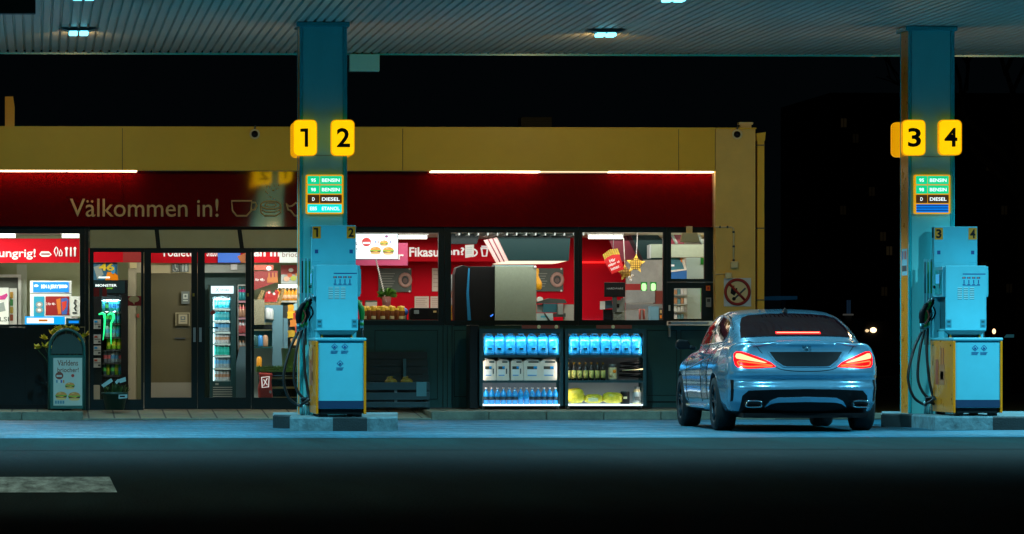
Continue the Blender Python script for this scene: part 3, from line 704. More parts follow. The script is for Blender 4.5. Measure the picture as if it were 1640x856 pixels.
# roof items
b = MB(); b.pbox(1186, 199, 1203.5, 205.4, YB+.1, .15, M_cream); b.pbox(1183.5, 196, 1206, 200, YB+.09, .18, M_cream); b.build('roof_vent', bl)
b = MB(); YD = YB+.06
b.pbox(1213, 226, 1224, 655, YD, .1, M_fasc); b.pprism([(1212, 226), (1225, 226), (1226.5, 212), (1211.5, 214)], YD-.02, .14, M_fasc)
for y in (232, 365, 480): b.pbox(1210.5, y, 1225, y+1.5, YD-.012, .125, M_dgrey)
b.build('downpipe', bl)
b = MB(); A = at(835, 203, 12.5); B = at(884, 188, 12.5)
for i in range(4): y = 188+3.9*i; b.pbox(836, y, 884, y+2, 12.5, .3, mat('dim_louvre', (.02, .02, .012), .7))
b.box(A.x, B.x, 12.52, 13.0, zt-.05, B.z, M_black); b.build('roof_louvre', bl)
# security cameras on the fascia
for x, y, lab in ((408, 215, 'round dark camera on the fascia near sign 1'), (1181, 215.5, 'round dark camera on the fascia above the no smoking sign')):
    p = at(x, y, YB-.06); t = thing('security_camera', lab, 'camera', p, 'dome cameras on the yellow fascia')
    MB().pell(x, y, 8.2, 8.2, YB-.03, .029, M_cream, 18).build('mount', t)
    b = MB(); b.sphere((p.x, YB-.035, p.z), (.045, .05, .045), M_ink, 14, 10); b.build('dome', t)
    b = MB(); b.tube([(p.x+.0, YB-.02, p.z+.06), (p.x+.01, YB-.02, p.z+.12)], .01, M_dgrey); b.build('antenna', t)
# floodlight over the hatch
p = at(1107, 380, FY-.3); t = thing('floodlight', 'cream box floodlight mounted above the service hatch', 'floodlight', p)
MB().pprism([(1094, 373), (1117, 373), (1121, 388), (1091, 388)], FY-.3, .16, M_cream).build('housing', t, bev=.01)
MB().pbox(1100, 362.5, 1109, 374, FY-.2, .08, M_cream).build('bracket', t)
# conduit and junction boxes on the corner wall
b = MB(); Yc = YB-.012
b.ptube([(1144, 363.8), (1171, 363.8), (1174.5, 366), (1175, 370), (1175, 419)], Yc, .011, M_cream, 6)
for x, y in ((1153, 363.8), (1165, 363.8), (1174.8, 372), (1175, 395), (1175, 417)): p = at(x, y, Yc); b.sphere(p, .018, M_dgrey, 6, 4)
tag(b.build('conduit'), 'cream conduit bent down the corner wall to a junction box', 'conduit')
for (x0, y0, x1, y1, lab) in ((1170.5, 418.5, 1182.5, 430, 'upper cream junction box, ending the bent conduit'), (1161.5, 436.5, 1172.5, 447, 'lower cream junction box, just above the no smoking sign')):
    p = at((x0+x1)/2, y1, YB-.06); t = thing('junction_box', lab, 'junction box', p, 'junction boxes on the corner wall')
    MB().pbox(x0, y0, x1, y1, YB-.055, .054, M_cream).build('case', t, bev=.01)
    MB().pbox(x0+1.5, y0+1.2, x1-1.5, y1-1.2, YB-.062, .0065, M_cream).build('lid', t, bev=.004)
b = MB(); b.ptube([(1146, 439.6), (1161.5, 439)], Yc, .007, M_cream, 6); tag(b.build('cable'), 'short thin cable into the lower junction box', 'cable')
# no smoking sign
Ys = YB-.012; t = thing('no_smoking_sign', 'round red and white sign forbidding open flame and smoking', 'sign', at(1181, 491, Ys))
MB().pbox(1159.5, 445.5, 1203, 491, Ys, .01, mat('sign_paper', (.60, .66, .70), .6)).build('backing', t)
b = MB(); b.pell(1181, 468, 21.5, 22, Ys-.002, .0019, M_cream, 32); b.build('disc', t)
b = MB(); RD = mat('sign_red', (.30, .012, .008), .5)
b.ptube([(1181+19.2*math.cos(R(a)), 468+19.6*math.sin(R(a))) for a in range(0, 360, 10)], Ys-.006, .02, RD, 8, closed=True)
b.ptube([(1168, 455), (1194, 482)], Ys-.009, .017, RD, 8); b.build('ring', t)
b = MB()
b.pprism([(1176, 474), (1170, 470), (1171, 462), (1176, 457), (1176, 464), (1181, 461), (1180, 468)], Ys-.005, .003, M_ink)
b.pprism([(1175, 478), (1193, 461), (1195, 463), (1177, 480)], Ys-.005, .003, M_dgrey); b.pell(1175.5, 479, 3, 3, Ys-.005, .003, M_ink); b.build('pictogram', t)
# yellow pole behind the roof, top left
b = MB(); b.pprism([(8, 260), (8, 155), (21, 155), (23.5, 172), (22.5, 260)], 10.5, .15, M_fasc); tag(b.build('chimney'), 'thin yellow chimney rising behind the roof at the far left', 'chimney')
area('chimney_glow', (AX(15, 9.2), 9.2, 3.95), (AX(15, 10.5), 10.5, 4.2), 1.2, WARM, .2, .2)

# ------------------------------------------------------------------ in front of the shop
# lit outdoor display cases
M_case = mat('case_metal', (0.012, 0.05, 0.06), 0.4); M_tray = E('lit_tray', (0.75, 0.95, 1.0), 1.3)
M_bag = mat('blue_bag', (0.02, 0.36, 0.80), 0.25, noise=.35, nscale=14, bump=.6, bscale=18, coat=.4); M_can = mat('jerrycan_white', (.85, .72, .60), .4, noise=.05)
M_bbl = mat('bottle_blue', (0.01, 0.32, 0.75), .15, coat=.4); M_cap = mat('cap_white', (.85, .8, .8), .4)
M_inlet = E('case_led', (1.0, .93, .82), 16.0)
YC = 7.75; DC = .55
def display_case(x0, x1, lab, lab_px):
    A = at(x0, 655, YC); B = at(x1, 527, YC); zb = .17
    t = thing('display_case', lab, 'display case', ((A.x+B.x)/2, YC+DC/2, .12), 'lit display cases under the windows')
    b = MB()
    for s_, q_ in ((1, A.x), (-1, B.x)): b.box(q_, q_+s_*.012, YC+.001, YC+DC, zb, B.z, M_case); b.box(q_+s_*.0125, q_+s_*.042, YC, YC+.03, zb, B.z-.061, M_case)
    b.box(A.x+.013, B.x-.013, YC, YC+DC, B.z-.06, B.z, M_case); b.box(A.x+.041, B.x-.041, YC+DC-.02, YC+DC, zb, B.z-.061, mat('case_back', (.25, .25, .25), .5)); b.build('frame', t)
    for py in (571, 611.5):
        z = AZ(py, YC); b = MB(); b.box(A.x+.042, B.x-.042, YC+.02, YC+DC-.03, z-.015, z+.015, M_case); b.build('shelf', t)
    zt_ = AZ(648, YC); b = MB(); b.box(A.x+.042, B.x-.042, YC+.012, YC+DC-.03, zb, zt_-.022, M_case); b.build('plinth', t)
    b = MB(); b.box(A.x+.045, B.x-.045, YC+.005, YC+DC-.035, zt_-.02, zt_, M_tray); b.build('lit_tray', t)
    for x in (A.x+.06, B.x-.06):
        for yy in (.1, .4): b = MB(); b.tube([(x, YC+yy, .12), (x, YC+yy, zb)], .015, M_grey); b.build('foot', t)
    for x in (A.x+.024, B.x-.026):
        b = MB(); b.box(x-.006, x+.008, YC+.032, YC+.05, zt_+.02, B.z-.09, M_inlet); b.build('light_strip', t)
    b = MB(); c = at(lab_px[0], 527, YC-.02); d = at(lab_px[1], 520, YC-.02); b.box(c.x, d.x, YC-.02, YC-.002, B.z+.002, B.z+.05, mat('brown_strip', (.20, .035, .015), .6))
    for q in lab_px[2:]: b.sphere((AX(q, YC-.02), YC-.022, B.z+.026), (.025, .004, .025), M_cream, 10, 6)
    b.box(A.x, B.x, YC-.002, YC+.05, B.z+.001, B.z+.0018, M_case); b.build('price_rail', t)
    area('case_light', ((A.x+B.x)/2, YC+.05, B.z-.066), ((A.x+B.x)/2, YC+.16, .4), 3.0, (.92, .97, 1.0), B.x-A.x-.1, .04)
    return A, B
display_case(768, 902, 'left lit display case, holding white jerrycans on its middle shelf', (836, 896, 863, 891))
display_case(905, 1035, 'right lit display case, holding dark bottles on its middle shelf', (955, 1012, 982))
def bag_mesh(w, d, h, seed):
    rnd = random.Random(seed); b = MB(); vs = []; fs = []; nu, nv = 14, 8
    for j in range(nv+1):
        t = j/nv; sw = 1.0 if t < .8 else 1-.22*((t-.8)/.2)**2; sd = (1-.3*t) if t < .8 else (1-.3*t)*(1-.75*((t-.8)/.2))
        for i in range(nu):
            a = 2*math.pi*i/nu; c, s_ = math.cos(a), math.sin(a)
            c = math.copysign(abs(c)**.55, c); s_ = math.copysign(abs(s_)**.7, s_); k = 1+rnd.uniform(-.07, .07)
            vs.append((c*w/2*sw*k, s_*d/2*sd*k, h*t*(1+(rnd.uniform(-.1, .06) if t > .9 else 0))))
    for j in range(nv):
        for i in range(nu):
            i2 = (i+1) % nu; fs.append((j*nu+i, j*nu+i2, (j+1)*nu+i2, (j+1)*nu+i))
    fs += [tuple(range(nu))[::-1], tuple(nv*nu+i for i in range(nu))]
    b.add(vs, fs, M_bag, True)
    b.box(-.02, .03, -d/2*.98-.004, -d/2*.8, h*.28, h*.36, M_ink); b.box(-w*.3, w*.3, -d/2*.98-.004, -d/2*.8, h*.06, h*.09, M_blue)
    b.tube([(-.03, 0, h*.98), (-.03, 0, h*1.06), (.03, 0, h*1.06), (.03, 0, h*.98)], .008, M_bag, 6)
    return b.mesh('bag')
bagm = [bag_mesh(.152, .2, .265, i) for i in range(4)]
def place(name, me, loc, lab, cat, group=None, rz=0, scale=None):
    o = bpy.data.objects.new(name, me); COL.objects.link(o); o.location = loc; o.rotation_euler = (0, 0, rz)
    if scale: o.scale = scale
    return tag(o, lab, cat, group)
zs1, zs2, zs3 = AZ(571, YC)+.015, AZ(611.5, YC)+.015, AZ(648, YC)
for i in range(7): place('fluid_bag', bagm[i % 4], (AX(783+17.2*i, YC+.2), YC+.2, zs1), 'clear blue fluid bag in the top row of the left display case', 'fluid bag', 'blue fluid bags in the left case', random.uniform(-.2, .2))
for i in range(7): place('fluid_bag', bagm[(i+1) % 4], (AX(919+16.6*i, YC+.2), YC+.2, zs1), 'clear blue fluid bag in the top row of the right display case', 'fluid bag', 'blue fluid bags in the right case', random.uniform(-.2, .2))
def jerrycan(w, d, h, wide):
    b = MB(); hw = w/2
    b.prism([(-hw, .01), (-hw+.01, 0), (hw-.01, 0), (hw, .01), (hw, h-.05), (hw-.03, h-.01), (-hw+.05, h), (-hw, h-.03)], -d/2, d/2, M_can)
    b.box(-.01 if not wide else -.05, hw-.025, -d/2-.001, -d/2+.02, h-.05, h-.03, M_ink)
    lw = w*.30 if wide else w*.26; cx = 0 if wide else -.02
    b.box(cx-lw, cx+lw, -d/2-.003, -d/2-.0003, h*.22, h*.66, M_white); b.box(cx-lw, cx+lw, -d/2-.0045, -d/2-.0032, h*.52, h*.66, mat('label_brown', (.05, .045, .03), .5)); b.box(cx+lw*.3, cx+lw, -d/2-.006, -d/2-.0046, h*.55, h*.66, M_bbl)
    b.box(cx-lw*.9, cx+lw*.9, -d/2-.0045, -d/2-.0032, h*.22, h*.26, M_bbl)
    if not wide: b.box(hw-.045, hw-.03, -d/2-.002, -d/2+.01, h*.3, h*.55, M_dgrey)
    b.lathe([(.02, h-.005), (.02, h+.012), (.0, h+.012)], (-hw+.04, 0, 0), M_cap, 10)
    return b.mesh('jerrycan')
jn, jw = jerrycan(.168, .2, .285, False), jerrycan(.222, .2, .285, True)
for x, me, lab in ((783.5, jn, 'narrow'), (804.5, jn, 'narrow'), (827, jn, 'n3'), (851, jw, 'w1'), (877.5, jw, 'w2')):
    L = {'narrow': 'narrow white jerrycan at the left end of the middle shelf', 'n3': 'narrow white jerrycan with a blue bottle print, middle of the five', 'w1': 'wide white jerrycan second from the right on the middle shelf', 'w2': 'wide white jerrycan brightly lit at the right end of the middle shelf'}[lab]
    o = place('jerrycan', me, (AX(x, YC+.18), YC+.18, zs2), L, 'jerrycan', 'white jerrycans in the left case')
for o in bpy.data.objects:
    if o.name == 'jerrycan': o['label'] = 'narrow white jerrycan at the far left of the middle shelf'
    if o.name == 'jerrycan.001': o['label'] = 'narrow white jerrycan second from the left on the middle shelf'
def bottle_mesh(h, r, mb_, mc, ml, lz0=.2, lz1=.5, n=12):
    b = MB(); b.lathe([(r*.9, 0), (r, h*.03), (r, h*lz0), (r*1.01, h*lz0), (r*1.01, h*lz1), (r, h*lz1), (r, h*.62), (r*.75, h*.74), (r*.36, h*.84), (r*.36, h*.9), (r*.45, h*.9), (r*.45, h), (0.001, h)], (0, 0, 0), mb_, n, [mb_, mb_, ml, ml, ml, mb_, mb_, mb_, mb_, mc, mc, mc])
    return b.mesh('bottle')
bt = bottle_mesh(.225, .038, M_bbl, M_cap, mat('label_dark', (.01, .03, .05), .5), .25, .45); bt2 = bottle_mesh(.225, .038, M_bbl, M_cap, M_bbl)
for i in range(13):
    plain = i in (6, 7)
    place('washer_bottle', bt2 if plain else bt, (AX(778.5+9.25*i, YC+.15), YC+.15, zs3), 'clear blue bottle without a label in the bottom row of the left case' if plain else 'clear blue bottle with a dark label in the bottom row of the left case', 'bottle', 'blue bottles in the left case')
dk = bottle_mesh(.24, .033, mat('bottle_black', (.012, .012, .012), .25), mat('cap_amber', (.5, .25, .02), .4), mat('label_yellow', (.55, .50, .13), .5), .12, .55)
for i in range(7): place('oil_bottle', dk, (AX(910+9.3*i, YC+.18), YC+.18, zs2), 'dark bottle with a yellow label on the middle shelf of the right case', 'bottle', 'dark bottles in the right case')
b = MB(); c = (AX(981, YC+.2), YC+.2, zs2)
b.lathe([(.05, 0), (.06, .02), (.06, .17), (.05, .2), (.052, .215), (.001, .215)], c, None, 14, [M_grey, M_cream, M_dgrey, M_grey, M_ink])
b.sphere((c[0]-.02, c[1]-.055, c[2]+.07), .03, M_cream, 8, 6); b.sphere((c[0]+.02, c[1]-.055, c[2]+.12), .025, M_numy, 8, 6)
tag(b.build('storage_jar'), 'patterned jar between the dark bottles and the cable coil', 'jar')
b = MB(); c = Vector((AX(1010, YC+.22), YC+.22, zs2+.02)); P = [(c.x+(.15-.004*(i//24))*math.cos(i*R(15)), c.y+.12*math.sin(i*R(15)), c.z+.02+.0022*i) for i in range(96)]
b.tube(P, .012, M_ink, 6); b.tube([(c.x-.13, c.y-.13, c.z+.11), (c.x+.16, c.y-.13, c.z+.13)], .008, M_cream, 6); tag(b.build('cable_coil'), 'coiled dark cable at the right end of the middle shelf', 'cable coil')
M_ypk = mat('yellow_pack', (.62, .50, .03), .4, noise=.3, nscale=18, bump=.5, bscale=20)
def pack(px, w, h, rot, lab, m2=None):
    x = AX(px, YC+.2); b = MB(); vs = []; fs = []
    nu, nv = 12, 6
    rnd = random.Random(px)
    for j in range(nv+1):
        t = j/nv; k = (1-abs(2*t-1)**5)**.5 if 0 < t < 1 else .55
        for i in range(nu):
            a = 2*math.pi*i/nu; ca, sa = math.cos(a), math.sin(a); ca = math.copysign(abs(ca)**.35, ca)
            q = 1+rnd.uniform(-.06, .06); X_, Z_ = ca*w/2*k*q, h*t
            vs.append((x+X_*math.cos(rot)-(Z_-h/2)*math.sin(rot), YC+.2+sa*.09*k, zs3+.012+h/2+X_*math.sin(rot)*.6+(Z_-h/2)*math.cos(rot)))
    for j in range(nv):
        for i in range(nu): i2 = (i+1) % nu; fs.append((j*nu+i, j*nu+i2, (j+1)*nu+i2, (j+1)*nu+i))
    fs += [tuple(range(nu))[::-1], tuple(nv*nu+i for i in range(nu))]
    b.add(vs, fs, M_ypk, True)
    if m2: b.box(x-w*.32, x+w*.2, YC+.10, YC+.106, zs3+h*.3, zs3+h*.7, m2)
    tag(b.build('cloth_pack'), lab, 'pack', 'yellow packs in the right case')
pack(921, .25, .20, .18, 'tallest yellow pack at the bottom left of the right case')
pack(950.5, .25, .12, 0, 'flat yellow pack with a pale label in the right case', mat('pack_label', (.6, .62, .35), .5)); pack(981, .27, .145, -.05, 'crumpled round yellow pack beside the black tin')
b = MB(); c = (AX(1001, YC+.2), YC+.2, zs3); b.lathe([(.06, 0), (.062, .005), (.062, .16), (.058, .172), (.001, .172)], c, None, 16, [M_ink, M_ink, M_dgrey, M_ink]); b.box(c[0]-.03, c[0]+.02, c[1]-.064, c[1]-.06, c[2]+.07, c[2]+.1, M_cream); tag(b.build('black_tin'), 'black tin standing right of the yellow packs', 'tin')
b = MB(); c = (AX(1020, YC+.22), YC+.22, zs3); b.lathe([(.055, 0), (.06, .02), (.06, .16), (.035, .2), (.04, .23), (.001, .23)], c, None, 12, [M_cream, M_grey, M_cream, M_grey, M_cream]); b.box(c[0]-.04, c[0]+.03, c[1]-.066, c[1]-.06, c[2]+.05, c[2]+.10, M_dgrey); tag(b.build('goods_jar'), 'pale jar in the bottom right corner of the right case', 'jar')
# dark upright strip left of the cases
b = MB(); b.pbox(752, 521, 766.5, 655, YC+.1, .5, M_black); tag(b.build('side_piece', bev=.008), 'tall black strip beside the left display case', 'board')
# wooden bin with open lid
M_dw = mat('dark_wood', (0.006, 0.022, 0.026), .6, noise=.3, nscale=3, stretch=(.3, 1, 4)); M_bin = mat('bin_paint', (0.008, 0.04, 0.052), .55, noise=.2, nscale=3)
t = thing('slatted_bin', 'dark slatted wooden bin with its lid up, behind the left pump', 'bin', (AX(636, 8.0), 8.0, .12))
b = MB(); yb_ = 7.85
for y0, y1 in ((612.5, 625), (629, 641), (644, 653)): b.pbox(575, y0, 688, y1, yb_, .03, M_bin)
b.build('front_slat', t, bev=.004)
b = MB(); b.pbox(579, 612, 584, 656, yb_+.032, .04, M_bin); b.pbox(632, 614, 636, 652, yb_+.032, .04, M_grey); b.pbox(683, 612, 688, 656, yb_+.032, .55, M_bin); b.pbox(575, 612, 578, 656, yb_+.032, .55, M_bin); b.pbox(580, 625, 682, 653, yb_+.4, .03, M_black); b.build('frame', t)
b = MB()
for i in range(4): y = 564+12*i; b.pbox(575, y, 684+i*.8, y+11.3, yb_+.62-.02*i, .025, M_dw)
b.build('lid', t)
b = MB(); b.pbox(646, 575, 650.5, 607, yb_+.5, .03, mat('post_blue', (.03, .12, .15), .5)); b.build('lid_stay', t)
b = MB(); b.pbox(667, 612, 683, 635, yb_-.004, .0035, mat('paper_teal', (.06, .20, .24), .6)); b.build('paper_label', t)
b = MB()
for x in (590, 676): MB().pbox(x-4, 652, x+4, 657, yb_+.1, .1, M_dgrey).build('foot', t)
for x, lab in ((626, 'left yellow sack showing over the slatted bin'), (651, 'right yellow sack showing over the slatted bin')):
    b = MB(); p = at(x, 611, yb_+.25); b.sphere((p.x, p.y, p.z-.01), (.085, .1, .055), mat('sack_yellow', (.22, .17, .015), .6, noise=.3, nscale=12), 12, 8); b.tube([(p.x-.04, p.y-.03, p.z+.03), (p.x+.02, p.y, p.z+.06)], [.03, .012], MATS['sack_yellow'], 6); tag(b.build('sack'), lab, 'sack', 'sacks in the bin')

# pavement sign board
Yg = 7.3; M_gr = mat('board_green', (0.008, 0.075, 0.065), .4); t = thing('sign_board', 'arched green pavement sign advertising brioche burgers beside the entrance', 'sign board', (AX(107, Yg), Yg, .12))
b = MB(); arch = [(79, 657), (79, 560)]+[(107-28*math.cos(R(a)), 560-32*math.sin(R(a))) for a in range(15, 180, 15)]+[(135, 560), (135, 657)]
b.ptube(arch, Yg, .02, M_gr, 8); b.ptube([(79, 640), (135, 640)], Yg+.03, .014, M_gr, 8); b.build('frame', t)
b = MB(); b.pprism([(82, 567)]+[(107-25*math.cos(R(a)), 562-27*math.sin(R(a))) for a in range(0, 181, 15)]+[(132, 567)], Yg-.005, .02, mat('board_dark', (.004, .03, .026), .6)); b.build('arch_panel', t)
b = MB(); b.rrect(80.5, 569, 133.5, 655, 2, Yg-.012, .03, M_gr); p = b.build('poster_frame', t)
M_paper = mat('poster_paper', (.34, .40, .36), .6); b = MB(); b.pbox(85.5, 573.5, 131.5, 650, Yg-.016, .0035, M_paper)
M_bun = mat('bun', (.50, .20, .045), .5, noise=.2, nscale=30); M_bun2 = mat('bun_light', (.62, .36, .12), .5); M_pat = mat('patty', (.06, .022, .01), .6); M_let = mat('lettuce', (.10, .26, .02), .5); M_chz = mat('cheese', (.72, .38, .02), .5)
def burger(b, cx, cy, w, Y):
    h = w*.82
    b.pprism([(cx-w/2*math.cos(R(a)), cy-h*.12-h*.38*math.sin(R(a))) for a in range(0, 181, 20)], Y-.002, .0012, M_bun)
    b.pprism([(cx-w*.52, cy-h*.12), (cx+w*.54, cy-h*.14), (cx+w*.5, cy), (cx-w*.54, cy+h*.02)], Y-.0033, .0012, M_let)
    b.pprism([(cx-w*.49, cy-.01*h), (cx+w*.49, cy-.02*h), (cx+w*.47, cy+h*.14), (cx-w*.48, cy+h*.14)], Y-.0046, .0012, M_pat)
    b.pprism([(cx-w*.4, cy-.0*h), (cx+w*.3, cy-.02*h), (cx+w*.1, cy+h*.09)], Y-.0056, .0009, M_chz)
    b.pprism([(cx-w*.47, cy+h*.12), (cx+w*.47, cy+h*.12), (cx+w*.42, cy+h*.32), (cx+w*.2, cy+h*.38), (cx-w*.2, cy+h*.38), (cx-w*.42, cy+h*.32)], Y-.0033, .0012, M_bun2)
    b.pell(cx-w*.12, cy-h*.36, w*.14, h*.06, Y-.0032, .001, M_bun2)
for x, y, w in ((112, 619, 15), (98, 635, 18), (119, 636, 19)): burger(b, x, y, w, Yg-.0165)
b.pell(95, 602, 6.5, 6, Yg-.018, .0018, mat('badge_brown', (.16, .03, .015), .5)); b.pbox(90.5, 601, 99, 604, Yg-.0195, .0014, M_paper); b.pell(116.5, 602, 2.6, 2.6, Yg-.018, .0018, mat('badge_red', (.35, .03, .02), .5))
for i, c in enumerate(((.03, .15, .25), (.5, .5, .45), (.03, .05, .3), (.45, .12, .03))): b.pbox(90+3.6*i, 609, 92.2+3.6*i, 613.5, Yg-.018, .0018, mat('flag%d' % i, c, .5))
for i in range(4): b.pbox(88+4*i, 642, 91+4*i, 647, Yg-.018, .0018, mat('poster_blue', (.05, .18, .25), .5))
po = b.build('poster', p)
M_btx = mat('poster_brown_ink', (.12, .04, .02), .5)
text_mb('Världens', 92, 577, 125, 586, Yg-.018, M_btx, bold=.012, depth=0).build('lettering', po); text_mb('briocher!', 92, 589, 126, 596.5, Yg-.018, M_btx, bold=.012, depth=0).build('lettering', po)
# bucket of yellow flowers behind the board
t = thing('flower_bucket', 'bucket of tall yellow flowers behind the pavement sign board', 'flowers', (AX(100, 7.75), 7.75, .12))
b = MB(); c = (AX(98, 7.75), 7.75, .12); b.lathe([(.14, 0), (.19, .36), (.2, .37), (.001, .37)], c, M_dgrey, 14); b.build('bucket', t)
M_fl = mat('petal_yellow', (.85, .62, .03), .6, noise=.3, nscale=20); M_st = mat('stem_green', (.02, .05, .01), .7)
stems = MB(); fl = [(60, 556), (72, 553), (72, 541), (79, 556), (84, 533), (90, 530), (95, 525), (106, 524), (117, 526), (121, 528), (132, 540), (136, 536), (127, 545)]
rnd = random.Random(4)
for i, (x, y) in enumerate(fl):
    yy = 7.75+rnd.uniform(-.12, .12); p = at(x, y, yy); stems.tube(cr([(c[0]+rnd.uniform(-.1, .1), yy, .4), (c[0]*.5+p.x*.5, yy, .72), (p.x, yy, p.z-.03)], 4), .006, M_st, 5)
    f = MB()
    for k in range(9):
        a = rnd.uniform(0, 6.28); l = rnd.uniform(.05, .10); d = Vector((math.cos(a)*.6, math.sin(a)*.6, rnd.uniform(.2, 1.0))).normalized(); e = d.cross(Vector((0, 0, 1)))
        if e.length < .1: e = Vector((1, 0, 0))
        e = e.normalized()*.03; q = p+Vector((0, 0, -.03)); m1 = q+d*l*.55
        f.add([q, m1+e, q+d*l, m1-e, m1+Vector((0, -.012, .01))], [(0, 1, 4), (1, 2, 4), (2, 3, 4), (3, 0, 4)], M_fl)
    f.build('bloom', t)
stems.build('stem', t)
# flower pot with paper tags before the side light
t = thing('plant_pot', 'dark plant pot with small white cards in front of the side window', 'plant pot', (AX(184, 7.9), 7.9, .12))
b = MB(); c = (AX(184, 7.9), 7.9, .12); zt2 = AZ(628, 7.9); b.lathe([(.12, 0), (.165, zt2-.15), (.18, zt2-.15), (.18, zt2-.12), (.001, zt2-.12)], c, mat('pot_green', (.012, .06, .05), .5), 16); b.build('pot', t)
b = MB(); rnd = random.Random(8)
for k in range(90):
    a = rnd.uniform(0, 6.28); r_ = rnd.uniform(0, .17); q = Vector((c[0]+r_*math.cos(a), 7.9+r_*math.sin(a), zt2-.03)); d = Vector((math.cos(a)*r_*4, math.sin(a)*r_*4, rnd.uniform(.5, 1.3))).normalized()*rnd.uniform(.08, .16); e = Vector((-math.sin(a), math.cos(a), 0))*.02
    b.add([q, q+d*.5+e, q+d, q+d*.5-e], [(0, 1, 2), (0, 2, 3)], M_st if k % 3 else mat('leaf_green', (.05, .10, .02), .6))
b.build('foliage', t)
M_pt = mat('card_pale', (.25, .42, .45), .6)
for pts in (((162, 617), (178, 606), (181, 611), (166, 621)), ((190, 608), (201, 604), (202, 611), (192, 614)), ((184, 612), (189, 607), (192, 610), (187, 616)), ((190, 632.5), (204, 632), (204, 638), (190, 639))):
    b = MB(); b.pprism(pts, 7.70, .004, M_pt); b.build('card', t)
b = MB(); b.pbox(192, 634, 200, 636.5, 7.696, .003, M_ink); b.build('print', t)
# ------------------------------------------------------------------ shop interior shell
FZ, CZ = 0.125, 2.505
YW = 13.0; YL = 11.9
xs = AX(520, 10)                             # partition hidden behind the left pump
b = MB(); b.box(xl+.21, xr-.21, FY+.13, YBK-.01, FZ-.06, FZ, mat('shop_floor', (.16, .15, .12), .5)); b.build('interior_floor', bl)
b = MB(); b.box(xl+.21, xr-.21, FY+.11, YBK-.01, CZ, CZ+.05, mat('shop_ceiling', (.62, .60, .52), .7)); b.build('interior_ceiling', bl)
b = MB(); b.box(xs, xr-.21, YW, YW+.1, FZ, CZ-.001, M_red); b.build('interior_wall', bl)
b = MB(); b.box(xl+.21, xs-.05, YL, YL+.1, FZ, CZ-.001, M_beige); b.build('interior_wall', bl)
b = MB(); b.box(xs-.05, xs-.001, 9.0, YW, FZ, CZ-.001, M_beige); b.build('partition', bl)
M_tile = mat('tile_grey', (.30, .31, .31), .35, noise=.15, nscale=8)
b = MB(); b.box(AX(1003, 12.3), AX(1150, 12.3), 12.3, 12.4, FZ, CZ-.002, M_tile); b.build('kitchen_wall', bl)
# fluorescent tubes on the ceiling
def tube(px0, px1, Y, lab):
    x0, x1 = AX(px0, Y), AX(px1, Y); t = thing('ceiling_tube', lab, 'ceiling light', ((x0+x1)/2, Y, CZ-.06), 'fluorescent lights in the shop')
    b = MB(); b.tube([(x0+.02, Y, CZ-.045), (x1-.02, Y, CZ-.045)], .026, M_tube, 8); b.build('tube', t)
    b = MB(); b.box(x0, x1, Y-.04, Y+.04, CZ-.017, CZ-.001, M_white); b.build('housing', t)
tube(-60, 27, 9.6, 'bright tube at the far left of the shop ceiling, cut by the picture edge'); tube(97, 129, 9.6, 'short bright tube left of the entrance, above the red banner')
tube(636, 686, 10.2, 'bright tube above the letters of the coffee banner'); tube(940, 999, 10.0, 'bright tube above the hanging red fries sign')
b = MB()
for i in range(14): x = AX(722+15*i, 10.8); b.box(x-.01, x+.01, 9.4, 12.9, CZ-.035, CZ-.001, M_grey)
b.box(AX(716, 11), AX(930, 11), 10.9, 10.95, CZ-.03, CZ-.002, M_white); b.build('ceiling_rail', bl)
# ---- left window: banner, freezers
def banner(px0, px1, py0, py1, Y, lab, m=None, name='banner', cat='banner'):
    c = at((px0+px1)/2, py1, Y); t = thing(name, lab, cat, (c.x, Y, c.z)); MB().pbox(px0, py0, px1, py1, Y, .03, m or M_redb).build('panel', t); return t
def wtext(s, x0, y0, x1, y1, Y, par, m=None, bold=.012): text_mb(s, x0, y0, x1, y1, Y, m or M_ltr, bold=bold, depth=.01).build('lettering', par)
YA = 10.4
t = banner(-120, 127.5, 382.5, 421, YA, 'red banner lettered ungrig! above the ice cream freezer')
wtext('ungrig!', -2, 399, 57, 416, YA-.012, t)
b = MB(); q = .008
b.pprism([(63, 408), (66, 403), (78, 403), (83, 408), (78, 411.5), (67, 411.5)], YA-.006, .004, M_ltr); b.pprism([(66, 406), (80, 406), (80, 408.6), (66, 408.6)], YA-.009, .002, mat('sausage', (.25, .04, .02), .5))
b.build('icon', t); b = MB(); b.ptube([(88, 399), (87, 403), (90, 411), (93, 403), (92, 398), (90, 396)], YA-.01, q, M_ltr, closed=True); b.build('icon', t); b = MB(); b.ptube([(97, 400), (95, 406), (95, 410), (99, 410), (99.5, 405)], YA-.01, q, M_ltr, closed=True)
b.build('icon', t); b = MB()
for x, w in ((106.5, 2.6), (113.5, 1.2), (120, 2.2)): b.ptube([(x, 397), (x, 411)], YA-.01, .012, M_ltr); b.pell(x, 398.5, w, 2.6, YA-.014, .012, M_ltr)
b.build('icon', t)
